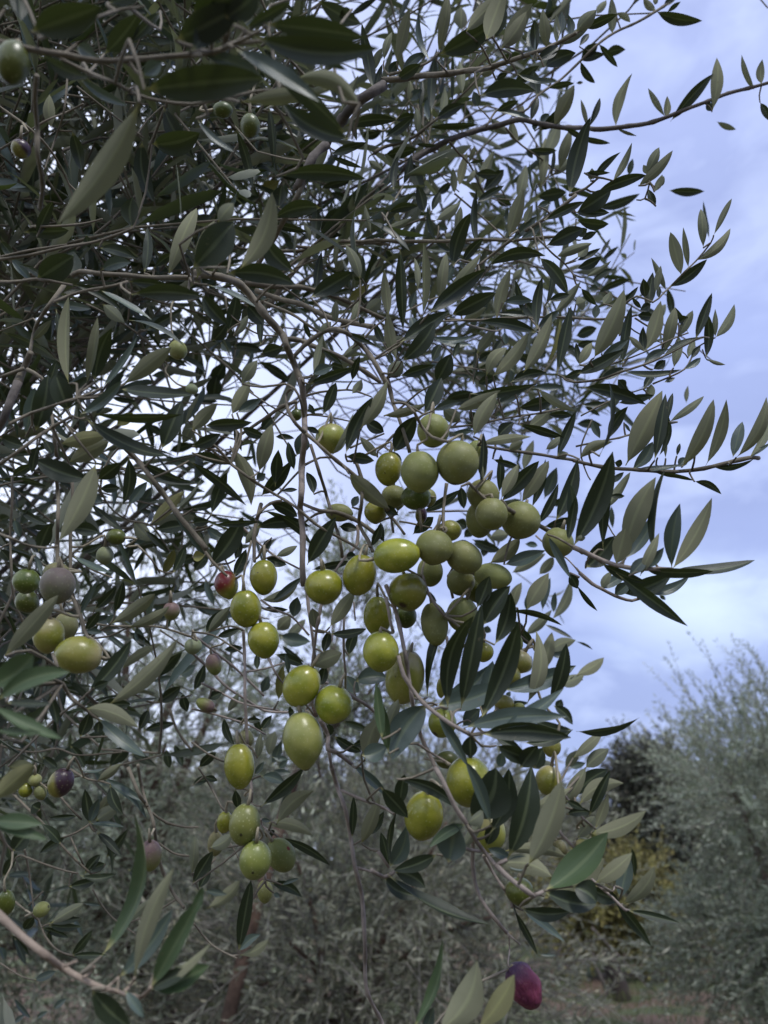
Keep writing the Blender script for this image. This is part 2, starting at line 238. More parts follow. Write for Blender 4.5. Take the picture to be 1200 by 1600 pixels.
# leaf and twig outlines measured off the place: T origin, B twig polylines, L leaves (base, tip, width, side, bend, distance)
TRACE = """
T 0 0
B 52 44 .25 .25 -120,250 0,262 200,310 400,345 600,380 800,372 1000,358 1200,345 1350,320 1480,270
B 30 22 .26 .27 380,370 550,450 720,520 850,590 1000,630 1200,650 1400,620 1600,570 1750,560
B 44 36 .27 .32 230,470 215,620 235,800 235,950 265,1150 250,1300
B 20 12 .45 .5 -60,640 0,670 180,800 330,960 430,1150 470,1300
B 14 10 .5 .55 480,540 620,650 760,760 900,860
B 16 12 .5 .5 -40,960 120,860 300,750 420,700 520,650
B 34 20 .24 .24 250,240 400,190 600,110 760,60 900,40
B 16 10 .5 .5 420,480 400,700 350,850 300,1000 280,1060
L 190 200 640 40 190 t .0 .22
L 870 640 360 1400 175 u -.05 .24
L 740 460 1010 390 110 t
L 900 560 1650 490 210 t 0 .23
L 650 340 870 80 130 t .05 .3
L 890 880 960 1260 100 t .1
L 1020 660 1210 990 110 t .05
L 240 900 210 1260 90 t .05
L 110 -80 130 130 110 t 0 .25
L 320 800 310 590 75 u
L 450 820 510 1070 80 t
L 420 400 480 680 70 t
L 250 330 560 480 90 t .1 .25
L 490 480 800 660 60 g .05 .28
L 480 280 600 360 90 g 0 .25
L 890 470 1010 390 90 g 0 .25
L 30 560 90 720 70 t
L 1000 70 820 260 70 t 0 .3
L 0 1080 120 1260 70 t
L 950 900 1250 830 150 t .1 .4
L 780 930 880 1200 80 t
L 1190 330 1500 -60 170 t 0 .22
L 1100 250 1500 40 190 t 0 .22
L 680 20 900 -60 90 t 0 .25
L 60 980 -60 1000 45 t
L 560 800 640 900 60 g
L 270 540 400 580 40 g
L 760 1020 690 1240 90 t
L 480 1190 760 1010 90 t .1
L 30 60 -90 200 60 t 0 .25
T 300 0
B 30 24 .26 .26 1050,650 950,640
B 70 50 .50 .50 840,900 780,960 720,1050 650,1180
B 60 70 .50 .48 840,900 940,740 1060,620 1200,530 
L 450 150 1100 240 150 t .0 .22
L 380 220 1170 300 160 t .08 .22
L 500 250 970 440 80 t -.03 .24
L 260 300 800 640 100 g -.02 .23
L 60 340 430 470 90 g -.05 .24
L 1000 870 560 640 130 t -.08 .27
L 980 860 440 350 110 t .03 .26
L 300 640 880 560 100 u .0 .26
L 640 500 1050 670 110 u -.2 .26
L 1130 560 1060 140 75 t .0
L 780 0 1060 150 100 t .05 .3
L 950 790 1280 750 70 t -.05
L 480 660 510 1040 55 t
L 530 1100 1090 1120 100 t -.05 .35
L 540 1100 740 1030 90 t
L 930 690 1040 470 45 u .0
L 870 430 900 640 40 t
L 600 830 780 900 30 t
L 570 1010 820 860 90 t
L 600 1000 660 780 70 g
L 460 1130 450 920 80 g .0
L 370 1150 440 880 90 g .0
L 220 860 250 1150 90 t
L 300 700 430 680 60 t
L 190 650 170 860 60 u
L 30 740 270 950 40 g .03 .3
L 60 750 50 1080 80 t
L 270 790 380 1180 60 t
L 1060 850 1190 820 60 t
L 890 940 1090 890 50 t
L 820 460 920 340 50 u
L 800 370 815 450 20 u
L 700 460 780 410 20 u
L 870 960 1020 930 40 g
L 770 1080 850 940 50 u
L 870 980 1070 1050 35 t
L 1100 1000 1190 1060 50 u
L 990 740 1030 880 35 t
L 1150 800 1165 640 60 t
L 470 300 480 420 90 t
L 640 470 780 370 70 u .1
L 420 1190 550 1130 70 y
L 230 900 290 1130 100 t
L 600 1180 740 1120 50 g
L 800 1180 1010 1130 50 t
L 1000 60 920 110 70 t 0 .3
L 980 100 1170 -20 40 t
L 1130 450 1190 300 50 u
L 1150 560 1190 400 40 t
L 0 100 330 -60 220 t 0 .22
L 200 120 420 -50 150 t 0 .22
L 330 180 620 10 70 t 0 .24
T 600 0
B 44 26 .48 .42 0,500 80,495 180,480 350,465 500,445 620,430 720,400 820,370 950,330 1080,270 1200,210
B 22 16 .5 .5 30,470 200,420 290,380 340,330
B 26 12 .62 .62 -60,960 0,920 180,860 320,750 430,650 520,560 620,450
B 44 20 .64 .6 -40,1180 0,1140 120,1050 200,990 300,930 400,880 560,820 700,790 850,745 950,770 1100,795 1250,800 1350,806 1600,780 1800,720 2000,640 2200,570 2400,520 2600,470
B 16 12 .62 .7 410,890 470,960 530,1020 580,1120 640,1240
B 16 8 .66 .7 760,800 840,890 950,970 1060,1050 1150,1090
B 14 20 .6 .65 640,790 720,680 870,700 960,600 1100,500 1200,410 1320,290 1450,200 1600,130 1700,70 1790,10 1900,-60
B 10 7 .6 .65 0,820 100,720 150,640 220,550
B 12 8 .6 .6 520,440 600,330 650,290
B 10 8 .6 .65 180,1000 300,1050 400,1140 470,1200
L 340 340 730 110 130 t .05 .42
L 510 200 760 -60 90 u .0 .4
L 640 250 760 -80 120 u .0 .38
L 80 390 160 50 75 u .0
L 290 360 220 60 38 g -.05
L 345 300 400 -30 70 u .0
L 480 190 480 40 90 u .0
L 590 310 600 10 32 g .02
L 690 250 760 20 80 t .0
L 750 290 930 20 110 u .0 .4
L 730 310 890 70 100 u .05 .4
L 940 110 1170 10 45 t .03
L 990 320 990 60 70 u .0
L 940 330 940 120 60 t
L 1050 260 1080 90 40 u
L 1090 230 1110 70 60 g
L 1140 220 1150 90 50 g
L 1110 280 1290 150 60 u
L 110 440 260 330 60 g
L 90 480 230 400 70 t .0
L 0 380 50 200 50 u
L 40 470 90 380 60 t
L 300 720 330 300 60 t 0
L 290 440 380 460 30 g
L 390 330 600 300 40 t .05
L 430 640 430 330 25 t 0
L 470 600 470 380 60 u 0
L 600 600 950 570 110 t -.12 .4
L 590 670 560 570 60 g 0
L 830 460 1080 510 35 g 0
L 950 380 1090 290 70 t .05
L 930 380 910 180 60 g
L 800 540 970 410 70 t
L 960 590 930 440 70 t
L 1000 420 1200 330 90 t -.05
L 1020 570 1190 520 40 t -.05
L 970 820 1160 640 75 t .05 
L 1030 780 1190 530 90 u .0
L 910 740 960 600 50 t
L 850 740 870 660 50 u
L 770 860 670 740 60 u -.05
L 850 880 800 740 55 u -.1
L 340 760 510 650 70 t -.05
L 280 820 590 780 40 t -.03
L 0 860 190 720 60 t .05
L 60 760 200 720 50 t
L 60 650 250 530 0 g
L 150 640 240 560 60 g
L 140 620 160 500 45 u
L 220 700 240 500 30 t
L 200 840 200 670 50 u
L 280 760 270 620 40 g
L 335 720 380 540 50 u
L 0 760 70 740 30 t
L 0 970 210 930 70 t .0
L 190 900 330 910 25 t
L 280 850 420 860 25 g
L 0 880 130 880 25 g
L 220 1080 400 980 60 u .1
L 180 1020 240 1220 80 t .0
L 60 1190 90 970 50 t
L 130 1140 170 960 45 t
L 470 1160 520 950 55 u 0
L 530 1000 630 1000 20 t
L 570 1090 720 1090 60 t 0
L 640 1200 750 1060 80 t 0
L 620 1130 690 940 65 u 0
L 550 1000 570 910 30 u
L 500 1160 570 1060 35 u
L 420 1200 430 1050 45 u
L 330 1220 420 1140 50 t
L 540 1140 600 1190 40 u
L 870 930 1080 940 45 t .05
L 870 940 930 990 35 g
L 1020 960 1100 760 80 u
L 980 1180 1010 860 60 u 0
L 1040 1100 1060 910 25 t
L 1080 1060 1170 800 70 u 0
L 1050 1100 1190 990 60 u
L 930 1200 910 1010 18 g
L 840 1250 890 1030 70 u 0
L 1120 820 1250 870 35 t
L 940 820 945 740 40 g
L 980 760 1030 710 60 g
L 1160 1190 1290 730 110 t -.03 .45
L 680 700 920 740 30 g -.02
L 740 820 830 700 0 g
L 600 480 700 430 60 u
L 500 290 640 270 60 u
L 700 500 770 460 40 t
L 670 680 840 630 50 t .0
L 730 360 870 340 50 t
L 1030 140 1190 -50 60 u
T 900 0
L 60 180 260 90 60 t .0
L 0 200 130 60 90 u .0
L 260 220 220 -20 60 u .0
L 130 90 190 0 50 u
L 250 80 340 140 40 u -.1
L 20 290 80 210 40 t
L 0 360 140 270 80 t .0
L 30 370 180 340 50 t -.05
L 170 350 310 310 60 t -.1
L 150 260 260 420 40 t 0
L 20 380 120 520 45 t .1
L 0 520 45 515 20 t
L 480 60 420 -10 45 u
L 490 30 510 -20 35 u
L 550 50 630 -20 40 t
L 570 75 655 10 30 t
L 500 75 790 130 70 t .08
L 70 800 30 620 30 u 0
L 90 800 150 610 40 t .05
L 270 790 350 460 65 u -.1
L 270 820 380 850 20 u .05
L 555 745 450 550 38 u .0
L 570 745 570 600 45 u .05
L 590 760 860 460 70 t -.03
L 850 700 880 360 75 u .03
L 850 695 820 640 45 g
L 880 760 1000 810 35 u .05
L 1120 570 1035 340 35 u -.05
L 1130 520 1165 370 50 u -.05
L 1150 640 1220 760 45 t
L 0 850 215 895 35 t
L 100 1130 280 950 45 t -.05
L 230 1130 350 890 45 u .05
L 330 1100 355 990 40 g 0
L 440 1090 520 920 65 u 0
L 450 1090 420 1030 40 u
L 390 1160 605 940 65 u .05
L 130 1200 440 1095 70 t -.05
L 90 1130 100 1050 50 u
L 50 1080 215 1080 30 t
L 520 1170 550 1100 40 u
L 580 1190 800 1195 50 t .02
L 490 1200 540 1090 45 u
T 0 300
B 26 18 .36 .38 -40,560 100,560 230,545 380,570 450,580
B 34 34 .38 .38 450,530 500,500 640,510 800,520 950,540 1100,530 1250,540
B 22 20 .4 .4 -40,430 200,390 380,350 600,310 830,230
B 20 16 .4 .4 0,410 180,365 420,330
B 24 18 .36 .36 340,690 450,640 560,610 700,590 800,560
B 30 24 .45 .45 400,580 300,720 220,850 190,1000
B 40 60 .42 .42 190,1000 150,1100 110,1200
B 30 20 .42 .42 150,1100 0,1160
B 30 20 .42 .42 170,1110 260,1160 320,1250
B 20 12 .42 .42 190,220 400,210 560,190 640,170
B 14 12 .55 .6 540,700 640,750 780,830 900,920 1050,1080
L 470 530 460 370 120 t
L 260 530 460 400 160 t .0 .35
L 630 490 820 440 80 g -.1 .35
L 840 230 830 30 110 t -.1 .36
L 900 510 920 220 60 t .05
L 1040 500 1230 100 100 u -.0 .33
L 1230 540 1340 180 130 u 0 .33
L 430 1200 430 650 75 u 0 .35
L 540 1200 610 780 60 u -.05 .35
L 590 1190 700 850 110 t -.05 .36
L 640 1220 860 900 45 g 0 .35
L 780 1200 1070 970 110 u .0 .36
L 940 1150 1100 1130 50 g 0
L 440 580 760 740 60 t -.1 .37
L 620 610 950 800 35 g 0 .37
L 800 800 1150 960 30 g 0 .4
L 820 640 1280 660 110 t -.05 .33
L 920 860 1140 740 60 t 0
L 910 870 1000 780 60 g
L 330 700 570 730 55 g 0
L 150 250 430 240 90 t
L 960 280 1180 460 60 t .0
L 780 70 790 220 50 g
L 640 700 780 820 80 u
L 480 920 580 840 70 u
L 160 720 180 870 70 t
L 0 870 370 1060 55 t .0
L 1040 1030 1170 1090 35 t
L 230 280 330 60 70 t
L 620 350 860 420 70 t
L 80 420 200 560 60 g
L 350 730 410 1000 50 t
L 800 560 1080 600 60 t
L 540 270 560 350 50 t
L 500 130 620 0 60 g
L 960 0 1200 40 40 g
L 0 300 90 420 60 t
L 960 130 1150 180 40 t
L 1060 150 1200 250 50 t
L 200 960 320 800 50 u
L 300 1200 350 1060 60 t
L 0 60 160 20 30 t
L 290 560 120 450 40 t
L 960 480 1100 380 50 t
L 1100 30 980 20 50 t
T 300 300
B 56 44 .39 .42 20,510 180,530 300,580 400,690 470,780 560,890 590,960 630,1050 680,1200
B 30 36 .42 .40 620,1050 700,960 790,890 860,860 930,865 1000,900 1070,970 1130,1050 1180,1130 1230,1220
B 40 24 .55 .6 330,570 560,590 700,600 850,640 1000,700 1200,790
B 34 34 .55 .5 400,620 560,670 700,710 850,780 1000,820 1130,840
B 22 18 .5 .5 450,690 620,760 720,830 800,880
B 36 30 .48 .5 600,920 680,930 780,970 900,1020 1050,1100 1180,1190
B 20 40 .6 .6 1200,-50 1060,60 920,220 800,340 700,430 620,520 470,720
B 24 22 .6 .6 540,370 750,360 900,310 1060,310 1240,300
B 22 20 .6 .6 640,340 800,350 950,340 1100,320 1240,330
B 14 10 .45 .45 210,650 220,740 300,820 420,890 530,900
B 16 10 .55 .6 560,590 700,690 830,840 940,990
B 12 10 .55 .6 960,870 1010,740 1060,590
B 14 20 .6 .6 0,900 130,1010 220,1090 300,1170 380,1260
B 12 8 .55 .6 700,680 640,720
B 12 9 .6 .6 640,480 780,420 950,370
B 30 40 .55 .5 400,480 540,240 640,60 700,-60
B 12 10 .5 .5 840,870 900,820 1000,700
L 220 510 650 580 120 t -.08 .33
L 0 480 260 190 210 t .0 .3
L 300 480 500 0 130 u .1 .3
L 160 190 260 70 90 u 0 .3
L 810 100 520 160 100 t .1 .4
L 780 80 770 300 70 t 0
L 800 260 970 110 90 t -.1 
L 790 250 940 270 50 t
L 1060 540 1020 110 32 t 0 .45
L 1050 550 960 330 70 u .05 .42
L 1070 580 1070 400 40 t
L 640 500 440 270 120 t -.1 .38
L 740 660 1010 500 110 t -.0 .42
L 800 600 810 370 60 t 0
L 870 630 990 610 40 t
L 950 680 1110 580 60 y 0
L 750 360 860 290 50 y
L 640 720 740 680 20 u
L 870 170 875 60 30 t
L 860 0 980 60 50 t
L 740 320 700 180 40 u
L 560 1100 430 1050 0 t
L 410 1050 630 1200 60 t 0
L 310 1200 410 1050 80 u 0 .38
L 430 1010 570 970 90 t 0 .4
L 260 960 440 990 60 t
L 430 960 430 740 45 t
L 340 700 450 830 100 t 0
L 100 580 400 720 30 g 0 .36
L 60 640 220 830 100 t .05 .33
L 220 880 280 640 90 t .05
L 130 930 220 820 80 t
L 180 940 250 990 70 g
L 260 900 350 770 50 u
L 760 1150 820 890 45 u 0
L 730 1200 1010 1100 70 t 0
L 750 1140 880 1090 70 g
L 800 1010 940 1080 40 t
L 1000 980 1080 880 40 u
L 940 1030 1060 930 50 u
L 690 820 740 920 35 t
L 770 890 870 810 60 u
L 880 830 900 680 50 u
L 1020 820 1040 680 50 u
L 930 900 1150 960 40 t
L 1200 980 1140 820 50 t
L 1000 1180 1050 1020 50 t
L 940 420 900 500 60 u
L 900 490 920 280 35 u
L 1110 540 1200 380 60 u
L 1090 560 1190 460 30 g
L 1190 660 1080 750 80 u
L 690 640 730 700 50 g
L 860 1080 950 1110 60 t
L 1100 840 1050 780 40 t
L 1050 240 1140 180 30 u
L 1120 260 1080 80 40 u
L 480 200 720 250 50 t
L 440 400 380 260 90 t
L 0 270 140 220 90 u 0
L 30 1200 60 1050 50 t
L 120 1200 210 1060 90 t
L 540 100 560 -40 90 t
T 600 300
B 26 20 .55 .5 -60,300 200,310 400,305 600,300 800,300 950,290 1200,270
B 18 26 .47 .42 590,460 680,390 780,310 940,210 1100,100 1200,20
B 16 14 .55 .55 0,270 130,210 260,160
B 14 12 .6 .6 440,10 560,110 650,190 770,300
B 20 14 .5 .5 400,800 600,800 760,790 1000,780 1200,790
B 14 10 .5 .5 960,290 1050,380 1130,450 1200,540
B 18 14 .48 .48 0,950 100,930 180,870 
B 14 12 .5 .6 0,180 50,80 120,-40
B 12 10 .55 .6 300,1060 600,1110 640,1110
B 14 12 .55 .6 130,750 230,700 380,640
B 16 12 .5 .6 520,830 700,870 760,830
L 280 760 640 480 110 t -.0 .4
L 100 940 410 740 110 t -.0 .4
L 110 1060 320 810 110 t .05 .38
L 420 770 700 630 100 t .0 .42
L 390 640 610 380 70 u .05 .42
L 430 470 540 130 95 t -.05 .42
L 590 350 580 -20 45 t 0
L 640 470 1010 400 80 t -.15 .42
L 970 410 1150 640 80 t -.1 .42
L 100 330 120 870 75 t .0 .42
L 30 780 0 480 65 u 0 .42
L 80 1050 20 750 75 u -.05 .42
L 100 470 190 210 75 t 0
L 240 780 245 310 55 u 0 .45
L 210 610 190 410 40 u
L 350 680 390 380 70 u 0 .45
L 390 580 440 450 60 g
L 690 760 790 480 80 u -.05 .45
L 780 280 870 -20 90 u 0 .42
L 870 760 820 550 45 t 0
L 960 860 990 530 65 t -.05 .45
L 1010 720 1060 430 40 t 0
L 960 850 1090 740 60 g
L 870 1130 1050 760 90 u .05 .42
L 1010 1090 1100 790 30 y 0
L 1080 1140 1170 710 75 t 0 .42
L 960 880 600 810 70 t .05 .44
L 970 800 710 760 40 g .05
L 280 900 560 900 45 g .05 .44
L 330 930 560 950 35 g
L 430 1040 470 930 40 t
L 320 1200 420 1010 110 t 0 .42
L 100 1150 320 1080 70 t 0 .44
L 0 1150 120 1060 100 u 0 .42
L 640 1150 770 970 80 u -.1 .42
L 680 1150 900 880 90 u .05 .42
L 560 1200 575 970 35 t 0
L 590 1060 670 1000 70 t
L 580 1010 700 850 70 u
L 680 1010 750 910 50 t
L 790 1190 1020 1130 70 t -.1 .44
L 580 1200 710 1160 60 t
L 580 60 750 -40 50 t
L 320 310 270 90 35 g
L 320 180 480 60 65 u .05
L 30 130 210 90 60 t -.1
L 0 230 180 160 50 u
L 250 130 210 -40 70 t
L 90 40 330 20 35 t
L 300 120 350 0 45 t
L 460 250 480 90 50 u
L 1000 180 1250 60 60 t 0 .42
L 1010 340 1250 230 100 t -.05 .42
L 1090 390 1300 320 60 u 0
L 800 310 960 150 60 g 0 .45
L 830 300 1000 200 50 g 0
L 950 30 1140 0 80 t
L 1060 760 1230 560 60 u
L 960 90 1040 70 40 g
L 740 690 930 680 60 g
L 480 720 580 640 50 g
L 520 790 640 720 60 u
L 1030 680 1160 640 50 t
L 560 600 700 610 28 g
L 590 50 530 0 30 u
L 620 180 700 150 60 u
L 170 700 200 620 50 g
L 340 210 400 230 40 g
L 420 270 380 280 40 u
L 300 330 420 370 35 g
L 130 550 250 520 60 t
L 700 50 800 80 50 t
L 880 690 940 780 90 t
L 1190 820 1150 720 40 g
L 820 1010 960 1060 60 t
L 1100 960 1200 980 50 t
L 1120 1160 1240 1110 50 t
L 980 1180 1190 1150 0 t
L 880 200 930 80 50 u
L 770 90 760 200 30 g
L 760 960 750 880 40 g
L 210 900 170 780 60 g
L 30 1000 50 1080 40 t
L 300 1060 350 950 60 t
L 960 1000 1010 1030 60 g
L 490 440 620 290 60 t
L 800 550 860 480 50 u
L 60 450 0 360 60 t
T 900 300
B 22 14 .42 .42 -40,20 60,-20 140,-90
B 22 14 .5 .45 -80,790 0,788 160,795 300,785 380,770
B 16 10 .46 .44 250,740 380,650 480,690 550,630 600,580 680,500 750,430 840,320 860,270
B 12 10 .42 .42 120,1110 270,1060 430,1000 600,920 700,880
B 18 12 .42 .4 0,1190 150,1170 300,1120 420,1080 540,1030 700,950 780,910 830,910
B 14 10 .42 .42 480,1200 640,1130 700,1080 760,970 870,910
B 14 10 .48 .48 370,790 450,840 560,900
B 9 6 .4 .42 790,985 820,1050 880,1065
B 10 8 .45 .45 340,850 420,900 640,980 700,1040
B 12 10 .42 .42 460,-60 430,40 380,50
L 0 130 220 -10 110 t 0 .42
L 130 100 400 10 60 t .05
L 0 130 210 130 65 t -.05
L 0 170 205 200 70 t .05
L 210 125 375 155 16 u 0
L 0 270 70 230 60 t
L 30 300 130 250 45 t
L 500 90 450 -20 45 t -.05
L 600 0 805 -5 40 t .05
L 835 300 795 50 25 t .03
L 795 350 780 105 55 u 0
L 860 280 975 40 38 u 0
L 745 440 965 228 65 u .08
L 715 460 670 220 40 u 0
L 640 520 590 250 75 u .0
L 580 610 820 420 70 t .05
L 560 600 470 410 40 u 0
L 495 630 530 460 45 u 0
L 10 410 80 320 55 u
L 0 430 155 350 40 t
L 0 480 160 405 65 t .05
L 150 400 215 290 25 t
L 160 430 265 340 30 t
L 60 530 220 430 35 u
L 90 580 245 485 50 t -.1
L 130 635 345 545 45 t -.05
L 30 600 130 710 45 t
L 80 600 140 610 50 g
L 450 720 480 500 70 t .0
L 420 680 420 540 60 t .0
L 520 690 520 590 30 t
L 600 780 570 600 45 t .05
L 110 1040 300 610 120 u .05 .4
L 160 1010 230 760 100 u
L 290 1090 350 700 60 t 0 .42
L 430 1000 530 680 95 u .05 .4
L 550 1010 620 720 75 u 0 .42
L 610 1100 640 900 60 u
L 660 900 730 740 60 u 0
L 700 900 620 720 35 t 0
L 720 930 850 630 60 t -.0 .4
L 840 1030 820 760 60 t .05
L 870 915 870 730 35 u 0
L 875 910 990 700 60 u .1
L 570 1030 810 910 40 t -.1
L 290 1060 640 900 16 t -.03
L 640 820 700 780 70 t
L 0 1140 310 980 80 t .05 .38
L 150 1050 330 920 60 g
L 150 1160 300 1100 60 g
L 430 1080 580 980 60 g -.1
L 300 1130 660 1110 45 t .0 .4
L 690 1110 780 1035 45 g .05
L 820 1060 935 1080 25 u .05
L 710 1070 780 960 40 t
L 550 1190 620 1160 30 g
L 480 1110 560 1050 60 t
L 700 1060 740 910 45 u
L 440 1220 490 1130 50 t
L 260 1170 310 1230 60 t
L 130 790 130 700 50 g
L 170 700 220 620 60 u
L 0 900 130 850 70 t
L 0 960 110 930 50 t
L 390 760 480 780 60 t
L 250 750 390 590 40 t
L 410 730 350 660 30 t
L 440 990 420 840 50 t
L 320 1200 370 890 0 t
L 0 700 60 680 90 u
L 20 1080 100 940 60 u
L 20 1080 0 940 40 t
L 270 900 290 800 60 u
L 500 820 560 700 60 u
L 420 970 330 900 40 u
L 470 700 400 740 60 t
L 400 800 490 740 90 t
T 0 600
B 64 44 .42 .42 110,-10 40,180 0,260 -60,330
B 26 22 .34 .33 -60,540 100,430 220,340 330,270 450,200
B 22 20 .34 .34 60,250 200,180 350,130 480,90
B 30 40 .40 .37 680,290 760,380 850,470 950,590 1040,710 1120,830 1200,920 1290,1030
B 26 26 .45 .45 350,570 365,700 360,850 360,1000 355,1200 350,1330
B 24 24 .45 .45 450,590 455,750 440,900 440,1080 450,1300 490,1400 550,1590
B 18 16 .47 .47 75,580 75,750 65,950 70,1150 90,1350 150,1500
B 20 16 .33 .33 -40,920 60,960 180,1010 300,1025 360,1010
B 14 12 .55 .6 0,600 120,680 250,800 340,870
B 14 12 .55 .6 600,600 680,760 800,850 950,890 1060,1050
B 12 12 .6 .6 0,110 150,400 300,480
B 18 30 .5 .5 320,180 340,320 355,450
B 16 12 .5 .5 860,1010 950,1100 1000,1180
B 16 12 .5 .5 450,1070 560,1150 700,1210
L 500 190 760 -20 70 g .05 .34
L 430 170 350 -60 130 t 0 .35
L 220 300 300 -60 130 t .05 .36
L 160 330 220 20 90 g 0 .37
L 560 180 1140 190 60 t .0 .34
L 750 30 1220 70 80 t .05 .34
L 530 210 1060 450 90 t .05 .34
L 380 375 670 320 100 y .0 .36
L 0 480 100 500 0 y 0 .3
L 430 490 680 360 110 u .0 .36
L 200 460 560 600 130 t .05 .35
L 600 490 370 980 140 u -.05 .34
L 610 600 760 490 90 t 0 .38
L 730 260 830 180 70 y 0
L 1010 410 1140 100 120 t .0 .38
L 1020 440 1180 560 40 g -.05
L 800 450 770 750 80 t -.1 .4
L 880 480 1200 620 60 t .05
L 800 760 920 610 70 g 0
L 850 800 950 640 70 g
L 940 880 1150 670 80 y .0 .4
L 800 860 950 980 90 u .05
L 1000 900 1190 880 80 t
L 460 870 620 930 90 t -.05
L 570 700 680 860 0 t
L 560 740 770 920 50 t .0
L 560 880 660 860 40 t
L 100 770 300 880 50 t .05
L 0 590 290 640 40 t
L 0 330 150 390 80 t
L 60 560 220 500 60 t
L 240 1050 320 870 90 t
L 0 850 60 830 70 t
L 130 880 190 780 50 g
L 0 1030 60 1110 60 t
L 220 1060 260 1200 40 g
L 480 1070 700 1180 40 g
L 700 420 1000 430 0 t
L 790 1120 850 960 50 t
L 830 1180 900 1040 30 t
L 1020 1190 1090 1030 60 y
L 1080 1180 1160 1010 60 t
L 1130 1110 1220 1080 70 t
L 900 910 1060 1060 45 t
L 860 790 970 820 40 g
L 570 690 640 740 60 g
L 1140 370 1220 220 80 u
L 1060 420 1220 380 60 t
L 930 250 1030 320 50 t
L 900 220 960 420 40 t
L 690 80 850 110 40 t
L 280 350 330 440 60 t
L 120 80 40 140 0 t
L -20 130 60 0 70 t
L 500 1050 640 1000 50 t
L 240 380 200 560 60 t
L 90 840 130 960 50 g
L 600 660 750 650 60 t
T 300 600
B 44 40 .39 .40 680,-40 700,100 705,200 700,350 690,500 680,700 680,800 690,950 690,1100 700,1260
B 22 34 .39 .39 700,300 780,370 870,450 980,540 1100,650 1230,790
B 24 30 .41 .41 690,750 800,790 900,800 1000,840 1100,900 1180,960
B 18 20 .42 .42 700,870 780,810 880,800 1000,850
B 18 30 .38 .38 620,30 590,60 600,160 650,250 700,300
B 16 20 .38 .39 580,0 640,30 680,110 700,200
B 22 18 .39 .39 240,500 350,580 500,680 650,770 780,880 900,950 1010,1010 1090,1060
B 26 14 .41 .39 1035,880 1030,1000 960,1080 890,1180
B 26 26 .39 .39 1020,480 1060,600 1060,750 1045,880 1100,980 1130,1050
B 24 22 .42 .43 740,380 800,560 840,700 870,790 900,900 930,1000 940,1080
B 22 26 .5 .45 300,320 400,250 480,200 560,140 650,110
B 18 14 .42 .42 700,510 800,460 870,460
B 18 14 .42 .42 700,510 600,620 530,700
B 30 24 .43 .40 430,750 395,900 390,1050 390,1110
B 24 18 .43 .42 560,730 490,745 430,800 400,850
B 16 12 .45 .45 300,880 400,980 500,1060 600,1120 700,1170
B 22 18 .40 .38 0,920 60,1010 130,1110 220,1200 
B 16 12 .43 .40 160,980 200,1080 260,1200
B 18 12 .45 .43 370,980 340,1110 325,1200 310,1320
B 12 10 .45 .45 700,190 850,205 1000,235
B 12 10 .5 .5 360,50 480,130 620,210
B 14 12 .5 .5 430,130 500,220 590,370 650,450
B 14 10 .5 .5 180,450 280,520 
B 14 12 .5 .5 990,400 1100,350 1200,310
B 18 12 .45 .45 700,80 800,50 900,40 1000,40 1120,80
L 80 260 375 240 85 t -.0 .38
L 0 290 160 120 90 u .0 .38
L 0 390 180 310 80 t .05 .38
L 0 60 160 110 60 t .05
L 250 190 360 -20 90 u 0 .4
L 280 180 435 90 70 g 0 .4
L 130 100 160 -60 100 t 0
L 310 270 460 330 65 t .05 .4
L 420 550 500 250 100 u .0 .4
L 520 640 540 410 80 t .0 .42
L 430 700 630 470 90 t .0 .42
L 640 540 600 360 60 t .0
L 240 390 370 760 100 u -.1 .4
L 0 430 260 500 65 t .0 .39
L -20 480 340 760 60 t .0 .39
L 120 820 220 550 80 t .0 .4
L 820 190 900 -10 75 t 0 .4
L 960 440 1130 80 90 t -.05 .37
L 1050 280 1220 -20 90 u .05 .37
L 890 430 1010 180 35 u .0 .37
L 1160 460 1050 330 60 u 0
L 960 450 1140 480 75 t -.0 .38
L 980 560 1230 780 110 u .05 .38
L 760 690 715 550 60 t .1
L 720 1130 900 830 110 t -.0 .4
L 920 890 1040 910 60 t 0
L 750 1160 1000 1110 50 t 0
L 440 790 750 1010 50 t -.05 .4
L 420 900 740 890 80 t -.1 .4
L 130 880 430 860 45 t 0 .4
L 90 890 220 970 60 g .1 .4
L 110 1140 320 830 130 t .05 .4
L 280 1180 340 1030 60 t
L 270 1100 300 960 50 t
L 500 1060 660 1010 50 u
L 460 1090 590 1130 70 t
L 0 870 110 860 60 t
L 0 1080 80 1070 70 y
L 10 1170 110 1060 80 t
L 660 430 690 300 100 t .1
L 730 250 800 310 40 t
L 480 770 660 830 80 t -.05
L 560 690 660 660 30 g
L 190 440 400 450 40 t .1
L 430 290 500 210 70 t
L 380 1080 370 1080 0 t
L 1000 770 1040 700 50 g
L 1100 1000 1180 880 50 t
L 10 780 110 770 40 t
L 960 1070 1030 1080 60 t
L 1180 860 1200 990 50 t
L 400 600 460 560 60 g
L 730 120 770 190 40 t
L 1080 230 1200 300 80 t
L 290 460 460 610 0 t
L 260 280 310 420 40 t
L 520 330 640 340 40 t
L 330 1000 420 870 60 u
L 10 610 80 610 50 g
L 500 960 440 1080 50 g
L 1000 60 1060 -30 60 u
T 600 600
B 28 26 .44 .42 20,-40 50,100 90,200 130,330 160,430
B 20 22 .37 .36 60,120 130,120 190,180 230,260 300,330 400,360
B 24 20 .36 .37 530,620 580,670 640,720
B 30 34 .37 .42 770,780 860,830 960,880 1060,940 1150,1000 1240,1050
B 20 24 .39 .44 590,380 700,400 850,425 1000,445 1200,480 1260,500
B 24 20 .41 .39 390,620 375,750 370,920
B 22 20 .40 .39 205,680 225,800 235,920
B 16 16 .42 .41 40,640 40,780 60,930
